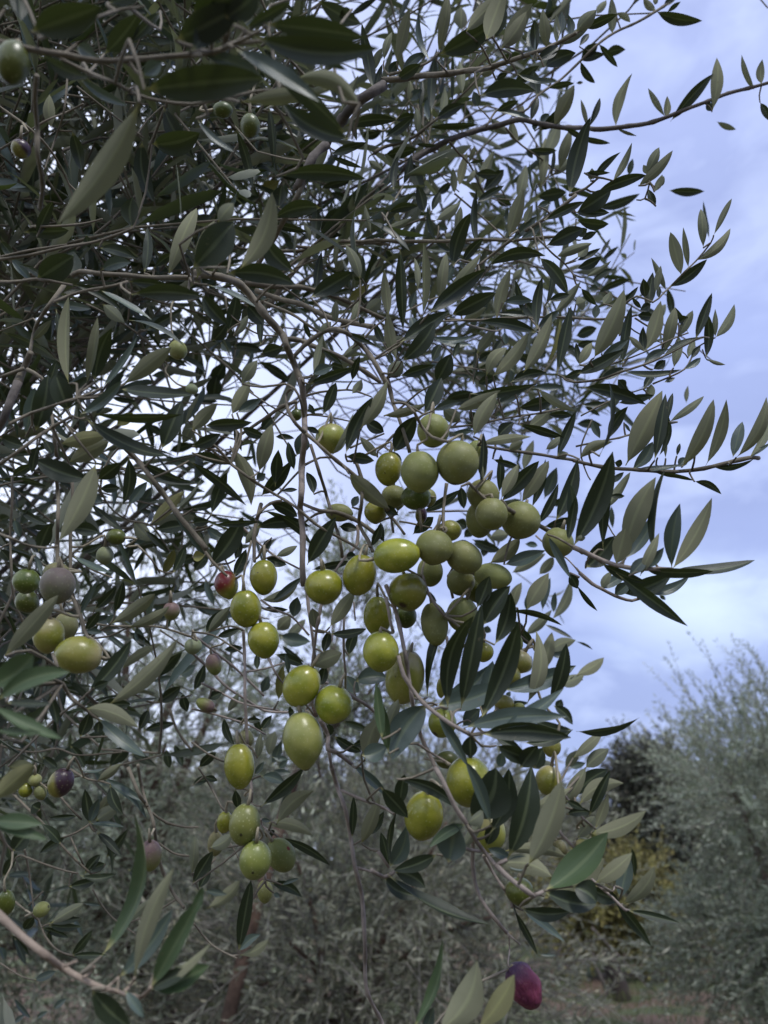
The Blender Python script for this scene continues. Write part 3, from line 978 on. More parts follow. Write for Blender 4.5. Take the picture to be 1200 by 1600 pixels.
B 16 14 .44 .44 430,270 560,255 700,225 850,200 980,180 1120,150
B 20 18 .43 .43 0,390 60,320 150,280 
B 16 12 .45 .43 100,860 170,870 300,900 
B 14 10 .5 .5 240,800 400,795 520,795
B 22 18 .45 .45 -20,770 60,850 130,940
B 14 10 .5 .45 950,950 1060,1040 1140,1090 1200,1150
L 450 160 730 40 75 u .05 .38
L 560 330 710 50 100 u -.05 .37
L 600 370 920 330 60 u .0 .38
L 250 190 360 -40 110 t 0 .4
L 300 170 480 110 60 g
L 540 60 950 0 70 t .05 .4
L 360 110 620 60 70 t .05
L 0 200 270 120 60 u .05 .42
L 730 740 970 480 100 t -.0 .4
L 730 720 840 500 80 u 0
L 720 680 730 440 50 t 0 .42
L 860 740 1030 480 90 u .0 .4
L 870 540 935 350 60 u 0
L 920 780 1010 470 60 t .05 .4
L 1000 720 1080 520 80 g 0
L 970 870 1090 620 60 t .05 .4
L 1070 860 1210 470 100 t .05 .4
L 1170 900 1160 620 70 g .05
L 680 470 860 530 45 t .0
L 840 250 1130 340 55 t .0 .42
L 830 150 1080 90 90 t 0
L 960 30 1200 170 50 u .05 .42
L 1090 440 1200 170 60 t .0 
L 920 20 1130 20 50 g
L 1010 410 1100 330 50 u
L 900 270 1040 160 80 u
L 420 310 560 290 35 g
L 710 330 810 240 80 t -.05
L 380 100 560 50 60 t
L 530 170 600 240 70 t
L 60 430 200 200 120 t .0 .42
L 250 800 480 660 60 t .05
L 480 640 500 780 60 t 0
L 20 640 0 780 0 t
L 740 400 870 360 60 u
L 700 130 870 40 60 g
L 750 1130 1010 1040 80 g -.0 .38
L 800 1180 1010 1060 60 u .0
L 660 1120 850 960 90 u .05 .4
L 550 990 720 1050 40 g .05
L 660 960 780 940 80 u -.05
L 1020 940 1170 1220 50 g -.0 .37
L 970 1190 1060 1080 60 u
L 1150 990 1200 700 60 t .0 .37
L 1000 890 1180 830 60 t .05
L 30 420 110 500 60 g
L 85 800 110 640 90 u
L 500 960 560 900 60 t
L 550 970 730 1040 60 t
L 440 860 520 900 80 t -.05
L 620 600 610 420 60 u
L 180 940 310 830 80 t
L 0 740 90 820 60 t
L 1050 760 1130 720 50 t
L 640 960 620 1080 60 g
L 1050 570 1040 430 0 g
L 880 1000 960 1010 40 g
L 440 1000 540 1000 60 t
L 1020 190 1180 200 50 t
L 1060 480 1150 430 60 u
L 480 230 370 160 90 u
L 600 640 620 300 50 t
T 900 600
B 24 30 .44 .45 -20,480 100,505 220,525 350,535 500,545 650,545 800,530 950,490 1080,460 1140,465
B 14 14 .47 .47 0,390 120,365 250,340 330,320 500,280 560,250
B 34 30 .37 .37 -20,1020 100,1075 250,1130 420,1155 600,1160
B 12 10 .45 .45 100,220 30,400 60,540 90,600
B 12 10 .47 .47 140,700 200,880 250,960
B 16 20 .43 .43 0,1150 40,1200
B 12 10 .5 .5 30,200 180,120 330,60 450,20
B 14 16 .45 .45 -40,1180 20,1210
L 310 510 540 40 150 u .0 .4
L 490 480 560 60 75 t .0 .42
L 510 460 570 180 40 t .1
L 330 520 480 360 80 g .1 .42
L 570 220 605 55 40 t
L 580 240 800 75 50 u .05 .42
L 560 465 560 330 25 u .0
L 350 520 680 500 35 g .0 .44
L 640 520 690 460 60 g
L 660 520 860 95 95 u .05 .4
L 810 510 940 95 75 u .05 .4
L 630 450 650 370 25 t
L 690 120 700 10 30 u
L 980 460 1040 235 70 g -.0 .42
L 1000 460 1190 80 80 u .1 .42
L 1080 440 1220 200 50 u .1 .42
L 1090 440 1230 360 25 g
L 830 520 1110 470 40 t .1 .44
L 490 555 740 605 30 t .0 .43
L 740 610 910 690 45 t -.1 .43
L 145 450 205 -20 28 t .05 .38
L 200 350 325 140 75 t -.05
L 40 20 440 130 90 t -.05 .4
L 260 120 490 70 60 t .0
L 0 250 165 260 60 t -.05
L 130 210 150 340 50 g
L 20 470 230 360 70 u -.1 .4
L 0 1000 230 420 150 t .05 .38
L 170 1040 200 540 70 t .0 .38
L 200 800 340 550 60 u .05 
L 210 620 300 550 40 g
L 300 1090 500 580 130 u -.05 .38
L 310 1090 500 780 70 g .05 .38
L 490 1070 560 530 40 t .0 .37
L 230 1130 310 900 110 u .0 .38
L 60 1150 240 950 120 t .05 .38
L 600 1130 650 745 90 g -.05 .38
L 600 1140 850 710 90 u .05 .38
L 590 1170 1120 1100 60 t .05 .37
L 420 1150 550 1020 60 g
L 400 1200 520 930 60 u
L 330 1200 440 1080 70 g
L 210 700 305 700 35 t
L 220 760 230 900 35 g
L 0 970 60 960 40 u
L 100 810 150 820 40 g
L 40 130 200 110 40 t
L 50 140 150 200 30 t
L 240 150 260 20 50 t
L 300 240 340 300 20 g
L 450 1020 380 1080 0 g
L 460 100 470 0 60 u
L 330 60 280 -20 40 t
L 240 490 290 500 50 t
L 160 1120 440 1240 60 t .05
L 420 1180 860 1170 60 t .1 .39
T 0 900
B 30 22 .36 .34 460,150 500,250 530,340 550,390
B 22 22 .33 .32 330,490 360,570 
B 26 22 .31 .33 390,670 430,740 490,800 550,840
B 14 12 .33 .33 490,790 540,740
B 16 16 .5 .5 520,290 680,310 850,315 1000,320 1200,380
B 14 10 .55 .6 830,730 950,790 1100,770 1200,740
B 20 16 .6 .6 1060,830 1100,950 1200,1090
B 14 12 .6 .6 0,1060 200,1100 360,1080 500,1120 760,1100
B 14 12 .55 .55 500,1010 700,1000
B 14 10 .6 .6 1000,340 1200,470
L 30 500 365 120 110 u .0 .3
L 50 500 210 410 0 u
L -20 780 440 600 120 b -.1 .23
L -60 690 210 490 180 b .05 .23
L -60 800 390 1020 80 b .0 .22
L -40 960 260 980 50 b .0 .22
L 40 790 320 800 50 t 0 .25
L 690 300 970 110 90 u .05 .42
L 800 320 1060 190 70 u .05 .42
L 800 180 900 60 50 u
L 670 810 1115 390 110 u .05 .35
L 760 580 1010 420 60 u -.05
L 550 740 820 400 100 t .05 .38
L 570 830 870 950 100 u -.1 .34
L 600 880 910 1130 80 g .0 .34
L 480 1000 560 850 80 t
L 600 810 820 800 90 t 0 .38
L 720 230 770 30 60 t 0
L 500 220 660 30 50 t
L 590 210 730 60 60 t
L 490 230 610 30 40 g
L 980 640 1140 470 80 t
L 950 660 1080 630 40 g
L 1120 620 1220 560 80 g
L 1000 810 1130 690 80 t
L 890 970 1100 920 60 t
L 650 350 830 490 35 g
L 800 350 950 440 50 t
L 540 350 640 350 40 g
L 680 290 720 240 60 g
L 600 280 700 260 70 g
L 540 320 620 220 60 t
L 680 1200 820 1060 90 t
L 820 1110 980 1190 50 t
L 440 1060 530 1200 60 t
L 270 1130 360 1200 60 t
L 330 940 460 940 40 t
L 400 560 240 620 0 t
L 310 730 360 930 60 t
L 130 760 300 900 80 t
L 860 330 900 450 60 g
L 1140 180 1200 190 30 g
L 1070 90 1200 140 40 t
L 0 380 80 340 60 t
L 930 830 870 960 60 t
L 50 1190 210 1180 90 y .1 .35
L 580 700 680 660 60 t
L 0 290 110 290 90 t
L 340 160 260 40 0 t
L 640 470 700 530 60 t
L 620 900 610 990 60 t
L 1140 730 1170 850 60 t
L 1040 1080 1060 1200 50 t
L 1090 1050 1140 1190 50 t
T 300 900
B 26 20 .42 .42 690,-40 720,120 740,280 760,450 775,560
B 24 20 .40 .40 810,170 790,280 770,400 750,560
B 22 24 .43 .40 320,340 330,500 330,700 340,900 345,1060
B 16 14 .42 .42 430,150 520,210 600,240 650,280 730,370
B 20 12 .42 .42 480,520 520,600 570,670
B 34 24 .42 .42 800,900 850,1000 850,1080 900,1100 1000,1180
B 24 20 .42 .42 850,1060 870,1200
B 22 26 .45 .4 1160,860 1080,800 980,740 
B 20 16 .55 .6 0,480 100,570 200,680 320,760 450,840 600,850
B 20 16 .55 .6 0,370 100,440 200,520 320,620 450,750
B 14 12 .5 .5 0,830 200,880 350,930 460,990
B 18 16 .45 .45 960,180 950,300 950,500 960,620
B 14 12 .5 .5 0,1040 100,1110 200,1160
B 14 12 .5 .5 0,350 130,370 250,440 320,490
B 12 10 .5 .5 1010,160 1020,280
B 22 14 .5 .5 850,670 720,620 650,590
B 14 10 .5 .5 340,600 450,580 580,540
B 16 14 .42 .42 710,840 750,780 800,690
B 16 12 .5 .5 60,670 200,740 330,800 540,840
L 420 130 660 60 70 u .1 .42
L 640 240 660 130 80 g
L 100 350 240 190 70 u 0 .42
L 60 340 200 210 60 t
L 0 150 120 250 50 t
L 530 340 620 250 90 u
L 550 370 740 410 90 g .1
L 590 390 710 270 60 u
L 860 320 1020 80 90 u .0 .42
L 780 570 940 480 110 u .0 .4
L 820 480 860 340 60 t
L 860 360 1090 330 60 t .05
L 980 500 1040 340 70 t -.1
L 1020 660 1220 640 110 g -.1 .42
L 950 630 1040 730 80 g .05
L 600 620 580 480 35 g
L 520 490 700 560 60 t
L 560 430 700 540 40 t
L 800 680 830 560 70 t
L 940 910 1110 970 50 t
L 890 1000 1060 1100 60 t .05
L 1000 1060 1110 1020 50 t
L 1080 1150 1180 870 110 u -.05 .38
L 1190 1020 1150 660 60 b .0 .34
L 1060 1120 1220 1060 110 g .1 .36
L 190 900 265 1060 50 t .1
L 350 920 430 900 40 t
L 240 900 340 910 40 t
L 220 850 290 730 50 u
L 480 1120 520 970 70 u
L 410 1140 430 980 50 u
L 500 1180 560 1030 60 g
L 100 770 190 730 60 t
L 10 720 80 550 60 t
L 430 960 500 870 50 t
L 60 1190 150 1100 60 t
L 380 860 440 980 40 t
L 200 460 320 450 50 t
L 170 370 300 330 50 t
L 390 600 410 480 40 t
L 440 200 600 210 40 t
L 540 780 570 560 60 y
L 600 840 640 850 80 t
L 500 1130 610 1150 40 g
L 540 1200 600 1150 40 g
L 430 740 480 620 60 g
L 80 20 140 180 45 g
L 0 90 130 60 50 t
L 850 920 860 1000 60 t
L 490 170 700 0 50 g
L 800 350 750 200 80 u
L 1060 250 1060 120 0 t
L 240 160 0 130 0 g
T 600 900
B 30 26 .37 .38 10,60 60,180 100,320 130,480 150,600 170,720 190,850 230,1000 290,1120 330,1220
B 22 22 .37 .37 10,130 40,280 60,350
B 30 28 .36 .33 90,500 120,620 210,750 300,840 420,930 540,990
B 26 20 .38 .38 240,0 270,100 330,190 390,260
B 22 20 .42 .42 400,0 430,140
B 18 14 .38 .38 210,1050 320,1120 440,1190
B 14 10 .37 .37 440,940 520,900 590,950
B 18 16 .42 .41 390,380 395,480 360,600
B 20 16 .42 .42 430,830 430,930 
B 14 14 .42 .42 850,370 930,440 
L 270 760 455 170 50 t -.05 .38
L 400 830 560 250 110 t -.08 .34
L 480 830 610 170 110 t .0 .34
L 600 900 840 290 130 t .05 .33
L 490 940 600 830 90 g 0
L 620 870 680 530 90 g .0 .36
L 330 800 650 560 120 g .1 .36
L 330 810 740 680 130 g .05 .36
L 500 950 1150 880 110 g -.05 .33
L 720 960 1125 700 80 g .05 .32
L 610 990 1170 1010 110 t -.05 .32
L 1180 960 930 890 60 t -.1
L 330 870 530 1200 60 g -.05 .35
L 40 940 30 950 0 t
L 270 800 50 1150 170 g .1 .36
L 30 1110 -10 800 60 b 0 .35
L 570 1000 540 1140 90 t .0 .35
L 620 310 790 60 120 t -.05 .36
L 690 430 790 100 100 t .1 .36
L 580 200 660 0 90 t .0 .36
L 650 420 590 430 40 g
L 890 800 950 340 90 u .1 .36
L 730 710 1200 560 110 g .05 .36
L 1030 800 1140 420 85 t .05 .36
L 990 600 1050 350 75 u .0
L 1030 480 1200 400 70 u -.1
L 1040 490 1160 480 50 g
L 850 610 920 500 60 t .1
L 880 370 1050 210 60 u .05
L 780 220 1115 310 35 t -.05 .38
L 1000 300 1180 390 25 t .0
L 810 210 860 40 60 u -.1
L 890 210 1030 -20 100 u .0 .38
L 990 220 1040 10 50 g
L 1050 270 1165 30 60 u .1
L 1060 230 1070 100 35 g
L 890 220 910 100 45 g
L 850 330 930 440 60 t
L 1100 680 1250 620 70 u .0
L 1060 810 1180 930 60 t -.1
L 1080 840 1110 770 50 t
L 700 870 790 770 80 u -.1
L 1140 0 1210 80 60 t 0
L 0 800 100 790 0 t
L 20 960 90 770 70 u 0 .37
L 700 1060 930 1160 90 t 0 .34
L 850 1200 960 1060 110 t 0 .34
L 940 1200 1000 1070 100 t 0
L 860 1160 1080 1180 60 u
L 720 1200 740 1100 60 g
L 1130 1200 1210 1090 60 u
L 300 90 330 160 30 g
L 640 360 650 310 50 g
L 770 760 790 720 30 g
L 760 300 890 360 80 t
L 980 580 1030 600 50 t
L 690 1000 870 1100 60 t 0 .36
L 870 1040 1180 960 60 t .1 .36
L 740 820 900 790 50 t
T 900 900
B 26 20 .43 .44 20,-20 100,50 160,80 240,120 350,155 420,130
L 180 60 220 -30 50 u
L 190 80 330 -20 60 g
L 270 120 340 40 70 g
L 280 110 600 -10 110 t .05
L 440 100 710 0 60 g .1 .42
L 250 -20 700 315 80 t .0 .36
L 520 110 560 150 25 t
L 0 50 135 220 30 t .0
L 0 410 105 460 15 t
L 0 620 175 510 65 u .05
L -40 640 45 650 35 t .0
L 0 970 395 885 45 t .05 .36
L -20 1140 165 970 60 u .05 .38
L 60 1200 205 1080 80 u -.05 .38
L -40 1200 60 1170 40 g
T 0 1200
B 70 46 .26 .25 -60,870 0,930 150,1060 280,1160 390,1250 500,1310 660,1380
B 30 20 .25 .25 400,1240 440,1225 480,1205
B 30 16 .25 .25 520,1310 570,1280 590,1240
B 24 24 .24 .24 660,1380 700,1350 740,1310
B 26 20 .24 .24 780,1390 815,1360 840,1310
B 46 26 .245 .24 800,1420 870,1440 910,1410 940,1370
B 40 30 .25 .25 660,1380 730,1400 800,1420
B 26 22 .5 .5 800,0 870,160 920,240 960,340 975,460 1010,620 1080,780 1150,870
B 22 20 .5 .5 860,-20 890,130 920,240
B 16 14 .5 .5 950,280 1040,340 1160,370 1240,370
B 16 14 .5 .5 990,470 1080,530 1180,550
B 20 14 .5 .5 80,160 200,280 290,370 380,480 480,580 570,660
B 18 10 .5 .5 440,10 550,70 650,80
B 14 12 .52 .52 130,545 250,590 400,640 490,660
B 16 10 .55 .55 150,500 190,700 210,900
B 14 14 .55 .55 60,810 160,890 240,950 280,1050 360,1140 480,1180
B 16 14 .5 .5 370,170 430,240 510,320
B 16 12 .5 .5 360,450 480,400 560,350 
B 12 12 .5 .5 440,430 480,520 520,600
B 12 8 .6 .6 580,760 640,860 720,950 850,1040
B 12 8 .6 .6 0,1220 130,1300 240,1330
B 14 10 .6 .6 180,860 270,770
B 12 12 .5 .5 0,430 80,520
L -40 200 210 -20 130 y .0 .26
L -60 330 270 350 100 b .0 .24
L -60 350 300 450 70 b .0 .24
L 630 1180 840 290 90 b .05 .28
L 840 1310 1090 620 110 u -.05 .25
L 940 1370 1270 780 120 b .0 .24
L 740 1310 1080 880 110 g .05 .26
L 950 1370 1330 1080 60 u .0 .24
L 940 1400 1310 1230 140 b .05 .235
L 930 1370 1200 1260 90 t 0 .24
L 570 1380 820 1630 130 t .05 .24
L 790 1410 900 1560 60 g 0 .24
L 620 90 915 315 45 g -.05 .45
L 640 60 900 215 45 g -.05
L 620 80 760 -30 60 u
L 550 350 530 130 70 t .0
L 690 100 770 290 70 t .1
L 530 350 620 190 60 g
L 580 330 700 150 60 u
L 560 370 780 370 30 g
L 600 330 740 240 90 u
L 600 400 760 560 50 t -.05
L 610 390 700 650 30 t -.1
L 510 320 310 310 40 t
L 500 670 730 660 50 t .1
L 420 400 250 530 60 t
L 380 480 260 350 60 t
L 80 520 180 400 110 t
L 20 680 110 530 60 t
L 40 670 210 660 40 g
L 660 600 560 640 60 t
L 530 660 630 540 60 t
L 800 630 920 760 55 t
L 770 980 950 820 50 u .0 .5
L 770 970 810 870 35 g
L 630 870 520 845 20 g
L 310 975 520 850 70 u
L 290 970 515 940 45 t
L 300 980 510 990 50 t .05
L 280 990 430 1060 40 t
L 240 950 150 1010 60 t
L 310 1010 320 1110 30 t
L 440 910 520 1060 25 g
L 440 1150 580 1010 50 t
L 450 1160 670 1170 40 t
L 70 1040 180 1170 50 t
L 90 1060 160 1230 40 t
L 235 1330 350 1270 50 g
L 0 1110 30 1200 35 g
L 330 1500 420 1440 40 g
L 200 1570 90 1440 30 g
L 230 1560 300 1520 30 g
L 80 1600 160 1540 30 g
L 200 260 240 40 0 g
L 250 260 200 230 80 t
L 250 180 310 140 60 g
L 0 420 60 500 60 t
L 80 590 30 400 60 t
L 660 560 800 380 60 t
L 430 740 600 700 60 t
L 170 1000 130 1100 0 t
L 500 10 660 0 20 g
T 300 1200
B 30 26 .42 .42 870,-10 910,120 950,240 990,420 1020,620 1060,800 1075,950 1080,1100 1080,1230 1090,1370 1130,1480 1190,1600 1230,1700
B 20 20 .42 .42 930,140 1020,180 1120,220 1230,260
B 20 16 .42 .42 1030,625 1130,650 1200,680
B 22 22 .42 .42 365,80 375,150 370,220
B 14 12 .5 .5 40,0 120,120 180,240 210,270
B 14 12 .42 .42 410,430 405,400
B 14 12 .42 .42 370,490 340,470 
B 14 12 .42 .42 430,320 440,360 480,390
B 14 12 .42 .42 460,700 455,660
B 10 8 .5 .5 240,470 300,580
B 14 12 .5 .5 10,970 90,1070 160,1130 280,1190
B 14 12 .5 .5 0,660 80,640 150,560
L 430 240 700 0 80 t .05 .4
L 530 350 765 140 100 u -.1 .4
L 560 280 620 130 60 g
L 470 345 755 420 75 u -.1 .4
L 545 435 865 610 50 t -.05 .42
L 490 720 690 810 60 t -.1 .42
L 290 1150 370 700 85 t .0 .4
L 110 500 250 410 80 u .1 .4
L 270 130 290 260 55 t .0
L 0 730 130 520 80 t 0 .4
L 0 660 20 420 60 u
L 80 760 220 790 40 g
L 90 880 300 700 80 u .1
L 0 930 70 740 60 b .0 .27
L 290 1150 430 1040 60 g -.1
L 300 1170 480 1070 60 u .1
L 560 730 670 690 25 g
L 510 780 550 810 30 g
L 1000 440 1010 170 50 t 0
L 1060 470 1170 180 80 u .0 .4
L 1090 430 1200 270 60 t
L 1020 0 1220 170 60 g 0 .38
L 390 40 450 -40 40 g
L 430 50 580 100 70 g -.1
L 500 20 620 30 40 g
L 60 70 160 80 40 t
L 0 110 120 60 50 t
L 470 380 500 430 60 t
L 430 320 490 330 25 g
L 40 760 120 600 60 t
T 600 1200
B 34 28 .33 .33 320,0 380,110 450,250 520,350 570,450 640,540 700,610
B 34 34 .33 .32 700,610 760,670 840,730 940,800
B 30 24 .33 .33 700,610 770,570 
B 26 20 .32 .32 940,800 1000,770
B 24 20 .335 .335 600,520 540,510 490,500
B 30 26 .38 .38 545,380 555,500 555,600 570,710 600,810 680,930 770,1030
B 16 10 .38 .38 770,1030 810,1070 850,1100
B 10 8 .38 .38 780,1040 785,1130 775,1230 790,1290
B 24 20 .36 .36 620,550 680,650 740,740 780,800 800,870
B 24 20 .4 .4 -40,520 30,620
B 30 24 .35 .35 -80,640 0,680 60,650
B 24 18 .36 .36 1080,370 1120,430 1200,510
B 14 12 .38 .38 -60,220 0,250 60,290
L 80 70 470 260 70 t -.1 .33
L 670 360 510 -40 70 g .05 .31
L 660 410 780 0 130 t .1 .33
L 540 320 700 0 220 t .15 .34
L 780 560 920 -20 150 t .05 .31
L 900 610 1110 80 140 u .05 .3
L 1180 120 920 260 60 u
L 720 620 1050 680 110 u -.15 .32
L 980 790 1400 400 165 b .04 .3
L 1000 800 1380 560 110 u .12 .39
L 1010 800 1330 850 110 t .1 .32
L 850 870 1180 890 80 t .1 .33
L 870 890 1130 1085 45 g -.05 .36
L 810 880 960 1170 40 t .0 .36
L 800 870 855 1075 12 t
L 750 600 960 590 80 g -.0 .34
L 750 520 1150 560 70 u -.1 .36
L 640 500 800 570 60 g
L 500 350 280 500 60 b .1
L 400 600 440 340 180 g .0 .33
L 330 540 60 640 80 t -.05 .34
L 0 680 250 800 80 t .1 .35
L 20 660 660 975 60 t .05 .34
L 60 650 260 750 90 t -.1 .36
L -20 120 150 310 90 t .0 .34
L 40 620 80 270 35 t 0 .36
L 30 640 -20 400 60 t
L 50 630 140 360 100 g .1 .38
L 100 230 130 40 80 t
L 530 350 620 270 100 u
L 1140 200 1250 260 40 t
L 180 200 0 -30 0 t
L 170 1640 365 1080 60 b .05 .3
L 330 1650 580 1200 170 u .15 .27
L 580 1640 815 1290 120 y .05 .27
L 240 1700 310 1490 60 g .0 .3
L 970 1165 1080 1170 15 g
L 640 490 720 310 80 t
L 860 500 870 400 70 t
L 480 470 620 330 60 u
T 900 1200
B 16 16 .35 .35 -80,160 0,260 50,320
B 20 18 .36 .36 100,700 170,760 230,810 300,880 330,890
B 12 10 .36 .36 180,770 230,770 240,740
L 20 230 300 95 90 u -.15 .36
L -10 180 200 10 90 t -.1 .37
L -80 240 60 0 80 u 0 .36
L 80 300 215 10 60 t 0
L 120 380 200 160 60 u .0 .37
L -60 290 100 280 50 t -.1
L 10 440 120 300 70 u .0 .36
L 90 410 440 265 90 u .1 .36
L -40 500 120 380 30 u
L 120 720 350 530 90 u .05 .33
L 270 820 335 550 90 g .0 .37
L 370 690 350 500 35 t .0
L 290 850 490 615 80 u .1 .37
L 330 885 650 970 45 t .0 .36
L 210 820 475 1120 60 t .0 .36
L 60 740 270 830 90 t 0 .38
L -20 740 130 840 130 t -.1 .32
"""
OLIVES = """
677 673 25 26 0 .385 m
715 723 33 34 10 .37 m
656 737 29 32 -5 .37 m
607 733 21 26 5 .385 g
517 685 24 23 0 .40 y
745 708 17 20 15 .40 m
755 773 25 24 20 .385 m
768 803 25 25 0 .37 m
750 812 22 28 0 .395 m
813 813 31 29 20 .385 m
872 848 24 23 15 .39 m
650 777 23 20 0 .395 d
670 778 12 14 0 .405 m
615 776 19 18 0 .41 m
587 800 18 18 0 .42 g
620 868 36 27 -8 .36 g
562 898 25 32 15 .375 g
506 917 29 27 -5 .375 g
679 855 29 27 10 .365 m
725 871 29 25 28 .37 m
770 900 29 20 8 .385 m
703 829 18 16 0 .40 y
637 925 30 29 -10 .375 s
672 893 20 23 0 .40 m
720 909 22 21 0 .395 m
747 921 22 20 0 .41 d
590 963 22 31 0 .40 g
634 963 17 18 0 .41 d
679 975 21 33 -8 .385 m
722 960 24 26 15 .39 m
595 1018 28 31 0 .365 g
633 1058 29 42 12 .385 y
471 1071 27 33 30 .375 g
521 1101 29 29 20 .375 g
474 1156 31 43 -8 .37 p
412 902 21 27 0 .38 g
384 951 23 29 -5 .375 g
412 1000 24 28 -10 .375 g
354 914 18 22 -15 .39 r
374 1197 23 34 -5 .38 g
382 1288 23 31 10 .375 k
351 1285 12 17 10 .43 g
337 1318 12 20 5 .44 o
399 1344 24 29 5 .37 k
439 1336 21 27 -30 .40 c
414 1393 12 17 -3 .45 m
235 1337 17 24 0 .42 u
95 1223 18 22 25 .42 v
40 1234 10 11 0 .5 g
55 1219 10 9 0 .5 m
63 1238 9 12 -20 .5 m
65 1421 13 11 -25 .5 m
10 1410 12 20 0 .48 d
123 1023 35 28 8 .34 y
76 993 23 28 10 .345 y
104 977 17 20 -15 .42 o
90 915 26 28 0 .36 w
88 893 20 14 0 .42 o
41 908 20 19 15 .40 d
42 940 17 18 -20 .42 d
181 839 15 12 5 .46 d
164 868 13 14 0 .46 b
268 955 13 14 0 .48 u
302 1010 13 12 0 .52 b
334 1038 12 17 -10 .5 u
321 1101 15 10 25 .5 u
384 1155 12 15 0 .45 o
278 547 14 15 -20 .5 m
300 608 10 8 20 .55 b
391 197 15 18 0 .4 d
348 172 15 12 0 .42 d
20 98 25 34 10 .24 d
33 233 14 14 0 .4 v
530 801 21 14 5 .43 m
463 648 9 9 0 .46 d
691 1130 21 22 10 .39 s
699 1187 18 13 0 .4 d
732 1221 34 37 5 .365 g
662 1275 30 38 10 .35 g
765 1300 24 30 -5 .38 y
857 1219 20 22 15 .37 y
862 1167 14 15 20 .38 y
812 1034 19 18 30 .39 y
798 1055 15 16 0 .385 y
689 1075 7 15 0 .41 y
755 1019 16 15 0 .40 g
808 1006 9 15 0 .41 m
787 1098 16 12 10 .39 y
811 1105 9 7 0 .39 m
912 1320 14 10 15 .36 y
937 1307 13 9 20 .365 m
875 1325 11 13 -30 .37 o
812 1393 21 20 5 .36 d
819 1540 24 35 -32 .37 z
658 805 9 14 0 .42 v
"""
